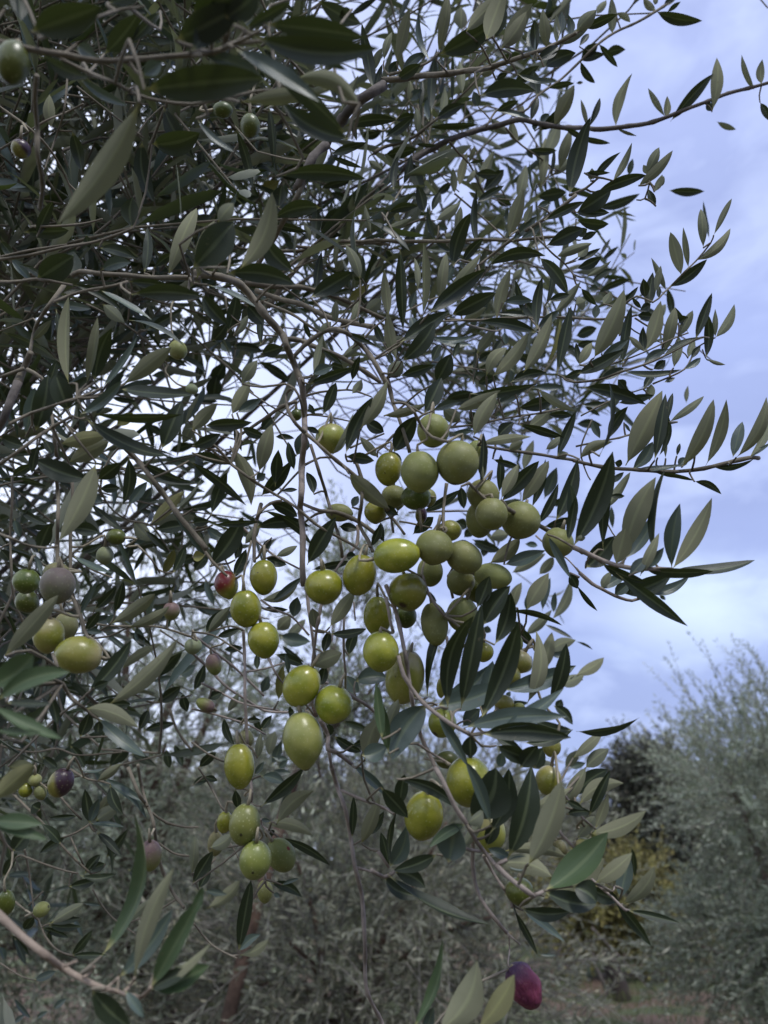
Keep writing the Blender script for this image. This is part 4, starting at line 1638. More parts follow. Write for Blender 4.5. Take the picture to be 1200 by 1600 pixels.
LABELS = """
matt green olive under the curled grey stalk, topmost right of the big cluster
largest round matt olive of the upper cluster, touching the curled-stalk olive
big round matt olive at the left of the largest round one
small shiny green olive at the left edge of the upper cluster, on a thin stalk
pale green olive alone right of the hanging bough, behind a folded dark leaf
yellowish olive peeping out behind the largest round olive
round dull olive above the twin pair on the diagonal twig
matt round olive at the front of the twin pair on the diagonal twig
matt olive behind the front one of the twin pair
big matt olive tucked under the diagonal twig, right of the twin pair
dull green olive farthest right of the cluster, hanging alone below the diagonal twig
dark green olive shaded beneath the big round matt olive
small dull olive peeping out between two stalks under the round matt olives
small dull olive left of a thin vertical stalk, below the small shiny one
half hidden olive with a bright rim behind the forking stalk
long glossy olive lying on its side in the middle of the main cluster
glossy tilted olive left of the long one lying on its side
egg shaped glossy olive hanging left of the middle cluster beside the bough
matt oval olive touching the right end of the long sideways one
matt tilted olive with a tiny black dot, right of the matt oval one
flat pale olive lying on its side at the right end of the middle cluster
small yellowish olive high behind the matt ovals of the middle cluster
brownish olive with a dark rotten spot at its lower right
deeply shaded olive behind the gap under the two matt ovals
round speckled olive low right of the middle cluster, above the leaf fan
dark olive hidden at the back of the middle cluster beneath the flat pale one
long green olive behind the two grey hanging stalks
small dark green olive against the sky beneath the rotten-spotted one
long matt olive with a pointed lower end, hanging against the sky
pale matt olive partly covered by the tall leaf fan
bright glossy round olive just left of the two long grey twigs
large long yellow green olive behind the crossing grey twigs
shiny tilted olive on the thin bough, top of the low group of three
pale round olive with a dark shoulder, right of the low group of three
biggest long olive with a pointed tip, lowest of the low group of three
bright glossy olive with a strong highlight, topmost of the left chain
glossy green olive with a brown edge, touching the red one
round green olive below the glossy one of the left chain, on a dark stalk
small olive flushed dark red on its upper side
bright glossy olive with a green drip-like leaf below it, low on the left chain
speckled green olive with a small black dot, above the red-scarred pair
small pale olive touching the speckled one with the black dot
small brownish olive below the small pale one, partly behind a leaf
grey green speckled olive with a dark dot, hanging over a narrow dark leaf
green olive with a small red scar on its side
tiny pale egg shaped olive, lowest of its bunch
small violet and green olive hanging alone over the dark undergrowth
dark purple olive turning green at its lower side, near the left edge
tiny green olive, lowest of the little trio near the purple one
tiny pale olive, top of the little trio near the purple one
tiny whitish olive on the right of the little trio near the purple one
small pale olive on a thin twig above the thick brown twig
dark narrow olive behind a leaf at the left edge, low in the picture
large yellow green olive lying on its side above the broad blurred leaves
yellow olive with a pink shoulder, partly behind a pale leaf
dull brown green olive behind the two yellow ones
large olive with a greyish violet bloom, split by a thin stalk
dull olive showing above the one with violet bloom
dark green olive highest at the left edge beside the thin stalk
dark mottled olive below the dark green one at the left edge
small shiny dark olive above the small whitish one
small whitish bloom covered olive below the shiny dark one
tiny brownish olive at the tip of a pale narrow leaf
faint dull grey olive seen through thin twigs, left of the pinkish ones
small pinkish grey olive among crossing thin twigs
small reddish olive lying on a thin twig over bright gaps
small brownish olive just above the bright one with the drip-like leaf
small pale green olive beside narrow leaves against the sky gap
tiny pale olive half hidden by leaves near the white gaps
round dark green olive high in the shaded crown under a long near leaf
flattened dark olive high in the crown, left of a rounder one
blurred dark olive close to the camera in the upper left corner
small dark reddish olive among the dense upper left leaves
dull olive behind the forked brown twig in front of a far tree
small dark olive half behind the hanging bough
dark green olive behind the pale twig fork, left of the dark leaves
small dark olive under the slanting grey twig, beside the big glossy one
big glossy yellow green olive pressed against a black shaded leaf
large bright olive with a pointed lower end, hanging above a pale round leaf
bright yellow olive split by a hanging leaf, below the black shaded leaf
yellow olive with a pinkish top at the right edge of the leaf fan
small green olive below the long blurred green leaf at the right
pale yellow olive behind the curved leaf, right of the leaf fan
small yellow olive with a dark speck beside the upright dark leaf
narrow olive slice showing left of the upright leaf pair
shaded olive seen between the leaves above the fan
small pale olive in the gap right of the tall fan leaf
pale yellow olive among the leaf stalks right of the tall fan leaf
tiny pale olive beside the yellow one in the leaf stalks
pale olive above the broad blurred green leaf at lower right
small whitish olive behind the broad blurred green leaf, next to the pale one
small orange brown olive on the forked pale twig, lower right
dark olive under the pale knobby twig at lower right
wrinkled purple olive hanging lowest over the undergrowth
small dark purple olive deep inside the cluster
"""

# ------------------------------------------------------------------ ground, far grove
def ground_mat():
    m, t, b = newmat('soil_and_grass')
    g = N(t, 'ShaderNodeNewGeometry')
    a = N(t, 'ShaderNodeTexNoise'); a.inputs['Scale'].default_value = .9; a.inputs['Detail'].default_value = 5; lk(t, g.outputs['Position'], a.inputs['Vector'])
    f = N(t, 'ShaderNodeTexNoise'); f.inputs['Scale'].default_value = 14; f.inputs['Detail'].default_value = 8; f.inputs['Roughness'].default_value = .7; lk(t, g.outputs['Position'], f.inputs['Vector'])
    soil = ramp(t, f.outputs[0], [(.3, (.05, .030, .020)), (.7, (.15, .098, .066))])
    grass = ramp(t, f.outputs[0], [(.3, (.03, .045, .014)), (.7, (.09, .105, .04))])
    k = ramp(t, a.outputs[0], [(.47, 0.0), (.56, 1.0)])
    lk(t, mixc(t, k, soil, grass), b.inputs['Base Color']); b.inputs['Roughness'].default_value = .95
    bp = N(t, 'ShaderNodeBump'); bp.inputs['Distance'].default_value = .04; bp.inputs['Strength'].default_value = .9
    lk(t, f.outputs[0], bp.inputs['Height']); lk(t, bp.outputs[0], b.inputs['Normal'])
    return m
M_GROUND = ground_mat()
gx = np.concatenate([[-400, -120, -40], np.linspace(-20, 20, 60), [40, 120, 400]])
gy = np.concatenate([[-60, -10], np.linspace(0, 34, 60), [60, 150, 500]])
GX, GY = np.meshgrid(gx, gy); gz = .05 * np.sin(GX * 1.7 + .6 * GY) * np.cos(GY * 1.1) * (np.abs(GX) < 25) + .02 * np.sin(GX * 5 + GY * 3)
nxg, nyg = len(gx), len(gy)
gv = np.stack([GX, GY, gz - .03], -1).reshape(-1, 3)
gf = [(j * nxg + i, j * nxg + i + 1, (j + 1) * nxg + i + 1, (j + 1) * nxg + i) for j in range(nyg - 1) for i in range(nxg - 1)]
tag(new_obj('ground', gv, gf, M_GROUND), kind='structure')

def unit(v): return v / (np.linalg.norm(v, axis=-1, keepdims=True) + 1e-9)
def kite_leaves(B, A, Nn, L, W, rows=1):
    """vectorised leaves: base B, axis A, normal Nn (unit), lengths, widths. rows=1: folded kites (2 quads);
    rows=4: lanceolate folded blades with petiole"""
    S = np.cross(A, Nn); S = unit(S); Nn = np.cross(S, A); n = len(B)
    L = L[:, None]; W = W[:, None]
    if rows == 1:
        v = np.stack([B, B + A * L * .5 + S * W * .5 + Nn * W * .15, B + A * L, B + A * L * .5 - S * W * .5 + Nn * W * .15], 1).reshape(-1, 3)
        i = np.arange(n)[:, None] * 4; return v, np.concatenate([i + 0, i + 1, i + 2, i + 3], 1)
    ts = [0, .08, .28, .58, .85, 1.0]; hw = [.035, .05, .42, .5, .36, .0]
    curl = (rng.uniform(-.12, .04, n))[:, None]; side = (rng.uniform(-.06, .06, n))[:, None]
    P = []
    for t_, h in zip(ts, hw):
        q = 4 * t_ * (1 - t_)
        c = B + A * L * t_ - Nn * L * curl * q + S * L * side * q
        P += [c - S * W * h + Nn * W * h * .35, c, c + S * W * h + Nn * W * h * .35]
    v = np.stack(P, 1).reshape(-1, 3); m = len(ts) * 3
    i = np.arange(n)[:, None] * m; F = []
    for r in range(len(ts) - 1):
        a = r * 3
        F.append(np.concatenate([i + a, i + a + 1, i + a + 4, i + a + 3], 1))
        F.append(np.concatenate([i + a + 1, i + a + 2, i + a + 5, i + a + 4], 1))
    F = np.stack(F, 1).reshape(-1, 4)
    return v, F
def sprays(base, dirs, length, spacing, Lr, ratio, droop=.25, jit=.25):
    """leafy shoots: returns shoot polylines and leaf arrays (base, axis, normal, length)"""
    LB, LA, LN, LL, lines = [], [], [], [], []
    for b, d, ln in zip(base, dirs, length):
        k = max(3, int(ln / spacing)); bend = rng.normal(0, .42, 3); bend[2] -= droop
        ts = np.linspace(0, 1, k)
        P = b + np.outer(ts, d) * ln + np.outer(ts ** 2, bend) * ln * .5
        T = unit(np.gradient(P, axis=0)); lines.append(P)
        ref = unit(np.cross(T[0], np.array([.2, .1, 1.0]))); s2 = unit(np.cross(T[0], ref))
        for i in range(1, k):
            o = ref if i % 2 else s2
            for sg in (1, -1):
                if rng.random() < .12: continue
                sp = rng.uniform(.5, 1.1)
                a = unit(T[i] * math.cos(sp) + sg * o * math.sin(sp) + rng.normal(0, jit, 3))
                LB.append(P[i]); LA.append(a)
                nn = T[i] - a * np.dot(a, T[i]) + rng.normal(0, .25, 3) + np.array([0, 0, .25])
                LN.append(unit(nn)); LL.append(rng.uniform(*Lr) * (1 - .35 * (i / k) ** 3))
        a = unit(T[-1] + rng.normal(0, .2, 3)); LB.append(P[-1]); LA.append(a); LN.append(unit(rng.normal(0, 1, 3))); LL.append(Lr[0])
    LB, LA, LN, LL = map(np.array, (LB, LA, LN, LL))
    return lines, LB, LA, LN, LL
def thin_tubes(lines, r0, r1, sides=3):
    Vs, Fs, k = [], [], 0
    for P in lines:
        P = P[::2] if len(P) > 6 else P
        v, f = tube(P, np.linspace(r0, r1, len(P)), sides, closed=False); Vs.append(v); Fs.append(f + k); k += len(v)
    return np.vstack(Vs), np.vstack(Fs)

FAR = {
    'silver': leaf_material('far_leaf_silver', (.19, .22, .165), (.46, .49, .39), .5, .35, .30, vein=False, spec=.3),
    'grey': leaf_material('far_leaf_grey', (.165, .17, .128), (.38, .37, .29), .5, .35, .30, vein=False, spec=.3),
    'dark': leaf_material('far_leaf_dark', (.045, .048, .036), (.10, .09, .07), .6, .35, .05, vein=False, spec=.2),
    'yellow': leaf_material('far_leaf_yellow_green', (.18, .165, .055), (.28, .24, .10), .6, .5, .15, vein=False, spec=.2),
}
def far_tree(name, label, cx, cy, ztop, zbot, rad, nshoot, mat, cat, group, Lr=(.045, .075), wr=.24, shoot=(.2, .5), trunk_r=.08,
             lean=(0, 0), clumps=9, up=.5, barkm=None, seed=1, sparse_top=0.0):
    global rng
    keep = rng; rng = np.random.default_rng(seed)
    root = empty(name, (cx + lean[0], cy + lean[1], 0)); tag(root, label, cat, group)
    pw = (cx + lean[0], cy + lean[1], 0)
    zc = (ztop + zbot) / 2; hz = (ztop - zbot) / 2; barkm = barkm or M_TRUNK
    fork = np.array([cx + lean[0] * .3, cy + lean[1] * .3, max(.35, zbot + hz * .35)])
    P, rr = smooth_line([(pw[0], pw[1], -.1), (pw[0] - lean[0] * .2 + .04, pw[1], fork[2] * .5), fork], [trunk_r * 1.3, trunk_r, trunk_r * .8], .12)
    v, f = tube(P, rr, 9, .12); new_obj('trunk', v, f, barkm, root, P[0], pw)
    # clumps give the crown an uneven outline
    cen, cr = [], []
    for i in range(clumps):
        th = rng.uniform(0, 2 * math.pi); ph = rng.uniform(-.9, 1) ; q = rng.uniform(.35, .8)
        cen.append([cx + rad * q * math.cos(th) * math.sqrt(max(0, 1 - ph * ph * .7)), cy + rad * q * math.sin(th) * math.sqrt(max(0, 1 - ph * ph * .7)), zc + hz * ph * .75])
        cr.append(rng.uniform(.38, .62) * rad)
    cen = np.array(cen); cr = np.array(cr)
    for i in range(min(clumps, 7)):
        mid = fork * .45 + cen[i] * .55 + rng.normal(0, .08, 3) * rad
        P, rr = smooth_line([fork - [0, 0, .05], mid, cen[i] + rng.normal(0, .1, 3)], [trunk_r * .62, trunk_r * .36, trunk_r * .14], .12)
        v, f = tube(P, rr, 6, .1); new_obj('branch', v, f, barkm, root, P[0], pw)
    k = rng.integers(0, clumps, nshoot)
    dv = unit(rng.normal(0, 1, (nshoot, 3)))
    pos = cen[k] + dv * (cr[k] * rng.uniform(.25, 1, nshoot) ** .6)[:, None] * np.array([1, 1, .85])
    pos[:, 2] = np.clip(pos[:, 2], max(.06, zbot), None)
    if sparse_top: 
        keepm = rng.random(nshoot) > sparse_top * np.clip((pos[:, 2] - zc) / hz, 0, 1); pos, dv, k = pos[keepm], dv[keepm], k[keepm]
    d = unit(dv * .7 + unit(pos - np.array([cx, cy, zc])) * .6 + np.array([0, 0, up]) + rng.normal(0, .35, dv.shape))
    ln = rng.uniform(shoot[0], shoot[1], len(pos)) * (1 + .7 * np.clip((pos[:, 2] - zc) / hz, 0, 1) ** 2)
    lines, LB, LA, LN, LL = sprays(pos, d, ln, .032 if Lr[0] < .06 else .05, Lr, wr)
    v, f = kite_leaves(LB, LA, LN, LL, LL * wr * rng.uniform(.7, 1.1, len(LL)))
    o = new_obj('crown', v, f, FAR[mat], root, (cx, cy, zc), pw, smooth=False); tag(o, kind='stuff')
    v, f = thin_tubes(lines, .004, .0015); o = new_obj('twigs', v, f, M_FTWIG, root, (cx, cy, zc), pw); tag(o, kind='stuff')
    rng = keep
    return root
def gpos(px, d):            # ground position under picture column px at distance d
    p = at(px, 1339, d); return p.x, p.y
def zat(py, d): return at(600, py, d).z
G1 = 'olive trees of the grove behind'
def ft(name, label, px, d, ptop, pbot, prad, n, mat, cat='tree', group=G1, **kw):
    p = at(px, (ptop + pbot) / 2, d)
    return far_tree(name, label, p.x, p.y, zat(ptop, d), zat(pbot, d), prad / FPX * d, n, mat, cat, group, **kw)
ft('olive_tree', 'silvery olive tree at the right, its crown against the sky', 1225, 6.3, 1025, 1640, 190, 2500, 'silver', Lr=(.055, .085), shoot=(.25, .6), clumps=16, trunk_r=.11, seed=11, sparse_top=.45, up=.2)
ft('olive_tree', 'grey olive tree low behind the hanging bough, its reddish limbs bare', 560, 4.0, 1120, 1680, 300, 1700, 'grey', clumps=14, trunk_r=.05, seed=12, sparse_top=.85, barkm=M_REDTR, lean=(-.55, .1))
ft('olive_tree', 'tall olive tree at the left with pale shoots behind the near crown', 200, 4.8, 740, 1620, 270, 1900, 'silver', clumps=16, trunk_r=.08, lean=(.5, .2), seed=13, sparse_top=.75, barkm=M_REDTR)
ft('olive_tree', 'olive tree at the left edge behind the near crown', -70, 4.2, 880, 1680, 220, 1300, 'silver', clumps=12, trunk_r=.08, seed=14, sparse_top=.3)
ft('olive_tree', 'grey green olive tree beyond the wrinkled purple olive', 650, 7.4, 1130, 1540, 95, 1200, 'silver', clumps=11, trunk_r=.08, seed=15, sparse_top=.8)
ft('olive_tree', 'slim young olive shoots rising behind the forked brown twig', 545, 3.6, 735, 1250, 85, 240, 'silver', clumps=7, trunk_r=.03, seed=16, up=1.0, lean=(-.62, .1), barkm=M_REDTR)
ft('olive_tree', 'low grey olive tree filling the lower middle of the grove', 330, 6.8, 1270, 1640, 330, 2300, 'silver', clumps=14, trunk_r=.1, seed=17)
ft('dark_tree', 'dark brownish tree between the grove and the silvery olive tree', 1000, 13, 1185, 1420, 75, 1500, 'dark', group=None, Lr=(.08, .12), wr=.5, clumps=9, trunk_r=.12, seed=18, shoot=(.2, .45))
ft('leafy_shrub', 'yellow green shrub above the bare soil patch', 895, 11.5, 1345, 1470, 75, 900, 'yellow', 'shrub', 'yellowing shrubs by the bare soil', Lr=(.06, .10), wr=.6, clumps=8, trunk_r=.03, seed=19)
ft('leafy_shrub', 'yellowing shrub touching the silvery olive tree', 1030, 11.0, 1370, 1490, 70, 800, 'yellow', 'shrub', 'yellowing shrubs by the bare soil', Lr=(.06, .10), wr=.6, clumps=8, trunk_r=.03, seed=20)
for i, (px, d, pt, rd) in enumerate([(-60, 19, 1235, 150), (130, 23, 1250, 150), (330, 20, 1240, 160), (520, 24, 1255, 140), (690, 19, 1265, 130), (850, 22, 1255, 110), (985, 27, 1268, 110), (1130, 21, 1230, 160), (1290, 24, 1240, 140)]):
    ft('distant_tree', 'distant tree closing the far end of the grove, %s' % ('leftmost of its row','second of its row from the left','third of its row from the left','fourth of its row from the left','middle one of its row','fourth of its row from the right','third of its row from the right','second of its row from the right','rightmost of its row')[i], px, d, pt, 1395, rd, 750, 'dark' if i % 3 == 0 else 'grey', group='distant trees beyond the grove', Lr=(.16, .26), wr=.4, shoot=(.5, 1.0), clumps=10, trunk_r=.14, seed=40 + i)
# the dark stump with its thin leaning stake, beyond the shrubs
px0 = at(962, 1530, 9.6)
st = empty('tree_stump', (px0.x, px0.y, 0)); tag(st, 'dark bare stump with a thin leaning stake on the soil patch', 'stump')
zt = zat(1505, 9.6)
P, rr = smooth_line([(px0.x + .03, px0.y, -.1), (px0.x, px0.y, zt * .5), (px0.x - .06, px0.y, zt), (px0.x - .1, px0.y, zt + .12)], [.14, .115, .10, .05], .08)
v, f = tube(P, rr, 10, .15); new_obj('trunk', v, f, M_STUMP, st, P[0], (px0.x, px0.y, 0))
q0, q1 = at(975, 1620, 9.4), at(925, 1500, 9.5)
P, rr = smooth_line([q0, (q0 + q1) / 2 + Vector((.03, 0, 0)), q1], [.035, .03, .02], .1)
v, f = tube(P, rr, 6, .1); new_obj('stake', v, f, M_BARK, st, P[0], (px0.x, px0.y, 0))
q0, q1 = at(925, 1450, 9.3), at(1015, 1545, 9.3)
P, rr = smooth_line([q0, (q0 + q1) / 2, q1], [.014, .014, .01], .1)
v, f = tube(P, rr, 5, .1); new_obj('stake', v, f, M_BARK, st, P[0], (px0.x, px0.y, 0))
# dead pale stalk
px0 = at(865, 1560, 9.8)
P, rr = smooth_line([(px0.x, px0.y, -.05), (px0.x + .02, px0.y, .25), (px0.x - .03, px0.y, zat(1545, 9.8))], [.03, .028, .012], .08)
v, f = tube(P, rr, 7, .15); tag(new_obj('bare_sapling', v, f, M_REDTR, None, P[0]), 'thin reddish bare sapling on the soil left of the stump', 'sapling')
# grass
ng = 26000
GP = np.stack([rng.uniform(-9, 9, ng), 6.5 + 14 * rng.random(ng) ** 1.3, np.zeros(ng) - .02], -1)
den = np.sin(GP[:, 0] * 1.3 + 1) * np.cos(GP[:, 1] * .9) + rng.normal(0, .4, ng)
GP = GP[den > .1]; ng = len(GP)
GA = unit(np.stack([rng.normal(0, .35, ng), rng.normal(0, .35, ng), np.ones(ng)], -1)); GN = unit(rng.normal(0, 1, (ng, 3)))
v, f = kite_leaves(GP, GA, GN, rng.uniform(.05, .16, ng), rng.uniform(.006, .014, ng))
M_GRASS = leaf_material('grass_blades', (.075, .095, .030), (.09, .10, .04), .6, .5, .15, vein=False, spec=.2)
tag(new_obj('grass', v, f, M_GRASS, smooth=False), 'low green grass on the soil between the trees', 'grass', kind='stuff')

# ------------------------------------------------------------------ the near olive tree
TR = np.array([-1.15, 1.35, 0.0])
tree = empty('olive_tree', tuple(TR)); tag(tree, 'near olive tree whose leafy fruiting boughs fill the left and middle', 'tree')
P, rr = smooth_line([TR + [0, 0, -.15], TR + [.04, .02, .5], TR + [-.03, .05, 1.1], TR + [.05, 0, 1.6]], [.16, .12, .105, .09], .08)
v, f = tube(P, rr, 14, .10); new_obj('trunk', v, f, M_TRUNK, tree, P[0], TR)
FORK = TR + [.05, 0, 1.6]

bpts = []        # (x, y, depth, branch index) for every dense traced point
branches = []    # (object, origin)
leaves = []
ox = oy = 0
raw = []
for line in TRACE.strip().split('\n'):
    s = line.split()
    if s[0] == 'T': ox, oy = float(s[1]), float(s[2])
    elif s[0] == 'B':
        d0, d1 = float(s[3]), float(s[4]); xy = [tuple(map(float, q.split(','))) for q in s[5:]]
        raw.append((float(s[1]) / 8, float(s[2]) / 8, d0, d1, [(ox + x / 4, oy + y / 4) for x, y in xy]))
    elif s[0] == 'L':
        bx, by, tx, ty, wd = map(float, s[1:6])
        if wd <= 0: continue
        leaves.append([ox + bx / 4, oy + by / 4, ox + tx / 4, oy + ty / 4, wd / 4, s[6], float(s[7]) if len(s) > 7 else None, float(s[8]) if len(s) > 8 else None])
for bi, (ra, rb, d0, d1, xy) in enumerate(raw):
    seg = [0]
    for a, b in zip(xy, xy[1:]): seg.append(seg[-1] + math.hypot(b[0] - a[0], b[1] - a[1]))
    tot = seg[-1]; pts, rad = [], []
    wob = rng.uniform(-.012, .012, len(xy))
    for i, ((x, y), s_) in enumerate(zip(xy, seg)):
        t_ = s_ / tot; d = d0 + (d1 - d0) * t_ + (wob[i] if 0 < i < len(xy) - 1 else 0)
        pts.append(np.array(at(x, y, d))); rad.append((ra + (rb - ra) * t_) / FPX * d * (.82 if d0 < .28 else 1))
    P, rr = smooth_line(pts, rad, .0045)
    L_ = np.concatenate([[0], np.cumsum(np.linalg.norm(np.diff(P, axis=0), axis=1))])
    ph = rng.uniform(0, .02)
    node = np.exp(-(((L_ + ph) % .022 - .011) / .0022) ** 2)
    rr = rr * .88 * (1 + .24 * node) * (1 + rng.normal(0, .03, len(rr)))
    side = unit(np.cross(np.gradient(P, axis=0), np.array(FW)))
    P = P + side * (np.sin((L_ + ph) / .022 * math.pi) * .0003 * min(1.0, rad[0] / .002))[:, None]
    v, f = tube(P, rr, 8 if rad[0] < .003 else 12, .05)
    near = d0 < .3
    m = M_BROWN if (near and xy[0][1] > 1400) else M_HANG if (xy[-1][1] > 880 and xy[-1][0] > 380) else (M_BARK if rad[0] > .0024 else M_TWIG)
    o = new_obj('branch', v, f, m, tree, P[0], TR)
    branches.append((o, P[0]))
    for p in P[::2]:
        q = Vector(p) - EYE; dd_ = q.dot(FW)
        bpts.append((600 + q.dot(RT) / dd_ * FPX, 800 - q.dot(UP) / dd_ * FPX, dd_, bi))
bpts = np.array(bpts)
bworld = np.array([np.array(at(*b[:3])) for b in bpts])
def nearest(px, py, d=None, wd=60):
    k = (bpts[:, 0] - px) ** 2 + (bpts[:, 1] - py) ** 2
    if d is not None: k = k + ((bpts[:, 2] - d) * FPX / max(.2, d) * .45) ** 2
    i = int(np.argmin(k)); return i, math.sqrt((bpts[i, 0] - px) ** 2 + (bpts[i, 1] - py) ** 2)

def leaf_mesh(B, T, px0, px1, wpx, kind, c, nseg):
    B = np.array(B); T = np.array(T); ax = T - B; L = np.linalg.norm(ax); a = ax / L
    mid = (B + T) / 2; view = np.array(EYE) - mid; D = np.linalg.norm(view); view /= D
    dep = np.dot(mid - np.array(EYE), np.array(FW))
    wapp = wpx * (1.02 if px0[0] < 560 or px0[1] < 860 else 1.12) / FPX * dep
    W = max(wapp, .165 * L * rng.uniform(.95, 1.12)); cs = min(1, wapp / W)
    v = unit(view - a * np.dot(view, a)); s = np.cross(a, v)
    th = math.acos(cs)
    if th < .2: th = rng.uniform(.05, .3); W = wapp / math.cos(th)
    sg = 1
    up = s[2]
    if kind in 'gb': sg = 1 if up > 0 else -1
    elif kind == 't': sg = (-1 if up > 0 else 1) * (1 if rng.random() < .7 else -1)
    else: sg = rng.choice((-1, 1))
    n = (v if kind in 'tgb' or (kind == 'y' and wpx < 20) else -v) * math.cos(th) + s * math.sin(th) * sg
    S = np.cross(a, n)
    dx, dy = px1[0] - px0[0], px1[1] - px0[1]; l2 = math.hypot(dx, dy)
    pr = np.array(RT) * (-dy / l2) - np.array(UP) * (dx / l2); pr = unit(pr - a * np.dot(pr, a))
    ts = np.concatenate([[0, .035], np.linspace(.07, 1, nseg)])
    curl = rng.uniform(-.13, .07); fold = rng.uniform(.18, .5); tw = rng.uniform(-.35, .35); wav = rng.uniform(0, .03); wph = rng.uniform(0, 6)
    bl = rng.uniform(.82, 1.02); pw_ = rng.uniform(.66, 1.0); V, UV = [], []
    xs = (-1, -.5, 0, .5, 1)
    for t_ in ts:
        q = 4 * t_ * (1 - t_); s_ = max(0, (t_ - .05) / .95)
        hw = .5 * W * max(.045 * (1 - t_) , math.sin(math.pi * min(1, s_ ** bl)) ** pw_ if s_ < 1 else 0)
        cpt = B + ax * t_ + pr * c * L * q + n * L * curl * (q - .0) 
        tt = tw * (t_ - .5); Sn = S * math.cos(tt) + n * math.sin(tt); Nn = n * math.cos(tt) - S * math.sin(tt)
        for x in xs:
            ww = wav * L * .25 * math.sin(wph + t_ * 14) * abs(x) * (1 if x > 0 else -1)
            V.append(cpt + Sn * hw * x * (1 - .12 * fold * abs(x)) + Nn * (abs(x) ** 1.5 * hw * fold + ww)); UV.append((.5 + x * .5, t_))
    F = []
    for r in range(len(ts) - 1):
        for j in range(4):
            k = r * 5 + j; F.append((k, k + 1, k + 6, k + 5))
    V = np.array(V)
    # make the wound side the leaf's upper side
    m_ = len(ts) // 2 * 5 + 1
    nn = np.cross(V[m_ + 1] - V[m_], V[m_ + 5] - V[m_])
    if np.dot(nn, n) < 0: F = [q[::-1] for q in F]
    return V, np.array(F), np.array(UV), L
built = []; conn = []
for (bx, by, tx, ty, wd, kind, c, dexp) in leaves:
    Lp = math.hypot(tx - bx, ty - by)
    if Lp < 3: continue
    dauto = dexp if dexp else min(.75, max(.37, .047 * FPX / Lp))
    i, dist = nearest(bx, by, dauto)
    if not dexp:
        i2, dist2 = nearest(bx, by)
        if dist2 < 28 and bpts[i2, 2] > .3 and dist > dist2: i, dist, dauto = i2, dist2, bpts[i2, 2]
    bd = bpts[i, 2]; lim = .05 if dexp else .2
    if dist < 13 and abs(bd - dauto) < lim:
        d0 = bd; px0 = (bx, by); bi = int(bpts[i, 3])
        if dist < 9: px0 = (bpts[i, 0], bpts[i, 1])
    else:
        d0 = dauto; px0 = (bx, by); bi = int(bpts[i, 3])
        if np.linalg.norm(bworld[i] - np.array(at(bx, by, d0))) < (.10 if bx < 800 else .12 if dist < 60 else 0): conn.append((bworld[i], np.array(at(bx, by, d0))))
    Lm = Lp / FPX * d0
    dt = rng.uniform(-.28, .28) * Lm
    if dexp and dexp < .3: dt *= .5
    d1 = d0 + dt
    nseg = 11 if Lp > 60 else (8 if Lp > 30 else 6)
    V, F, UV, L = leaf_mesh(at(*px0, d0), at(tx, ty, d1), px0, (tx, ty), wd, kind, c if c is not None else rng.uniform(-.05, .05), nseg)
    built.append((Lp * max(wd, 5), V, F, UV, kind, bi))
built.sort(key=lambda q: -q[0])
rest = []
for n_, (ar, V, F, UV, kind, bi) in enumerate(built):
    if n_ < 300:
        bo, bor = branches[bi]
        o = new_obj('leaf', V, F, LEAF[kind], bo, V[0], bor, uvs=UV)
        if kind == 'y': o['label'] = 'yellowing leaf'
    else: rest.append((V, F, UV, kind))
kinds = list('tugby')
def join(items, name, mats, parent, origin, pw):
    k = 0; Vs, Fs, Us, Ms = [], [], [], []
    for V, F, UV, kd in items:
        Vs.append(V); Fs.append(F + k); Us.append(UV); Ms += [kd] * len(F); k += len(V)
    return new_obj(name, np.vstack(Vs), np.vstack(Fs), mats, parent, origin, pw, matidx=Ms, uvs=np.vstack(Us))
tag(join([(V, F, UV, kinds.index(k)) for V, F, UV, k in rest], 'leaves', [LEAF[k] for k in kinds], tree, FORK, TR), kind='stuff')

# ---- the tree's own deeper shoots: one dense mass nobody could count
DENS = """777740454000
777752444000
777753433100
776665465200
766533577510
544423577410
443312465200
443411233000
543411121000
543311111000
532210011000
431100001000
321000001000
211000000000
110000000000
000000000000""".split()
def dens(x, y):
    i = min(11, max(0, int(x // 100))); j = min(15, max(0, int(y // 100))); return int(DENS[j][i]) / 9
base, dirs, lens = [], [], []
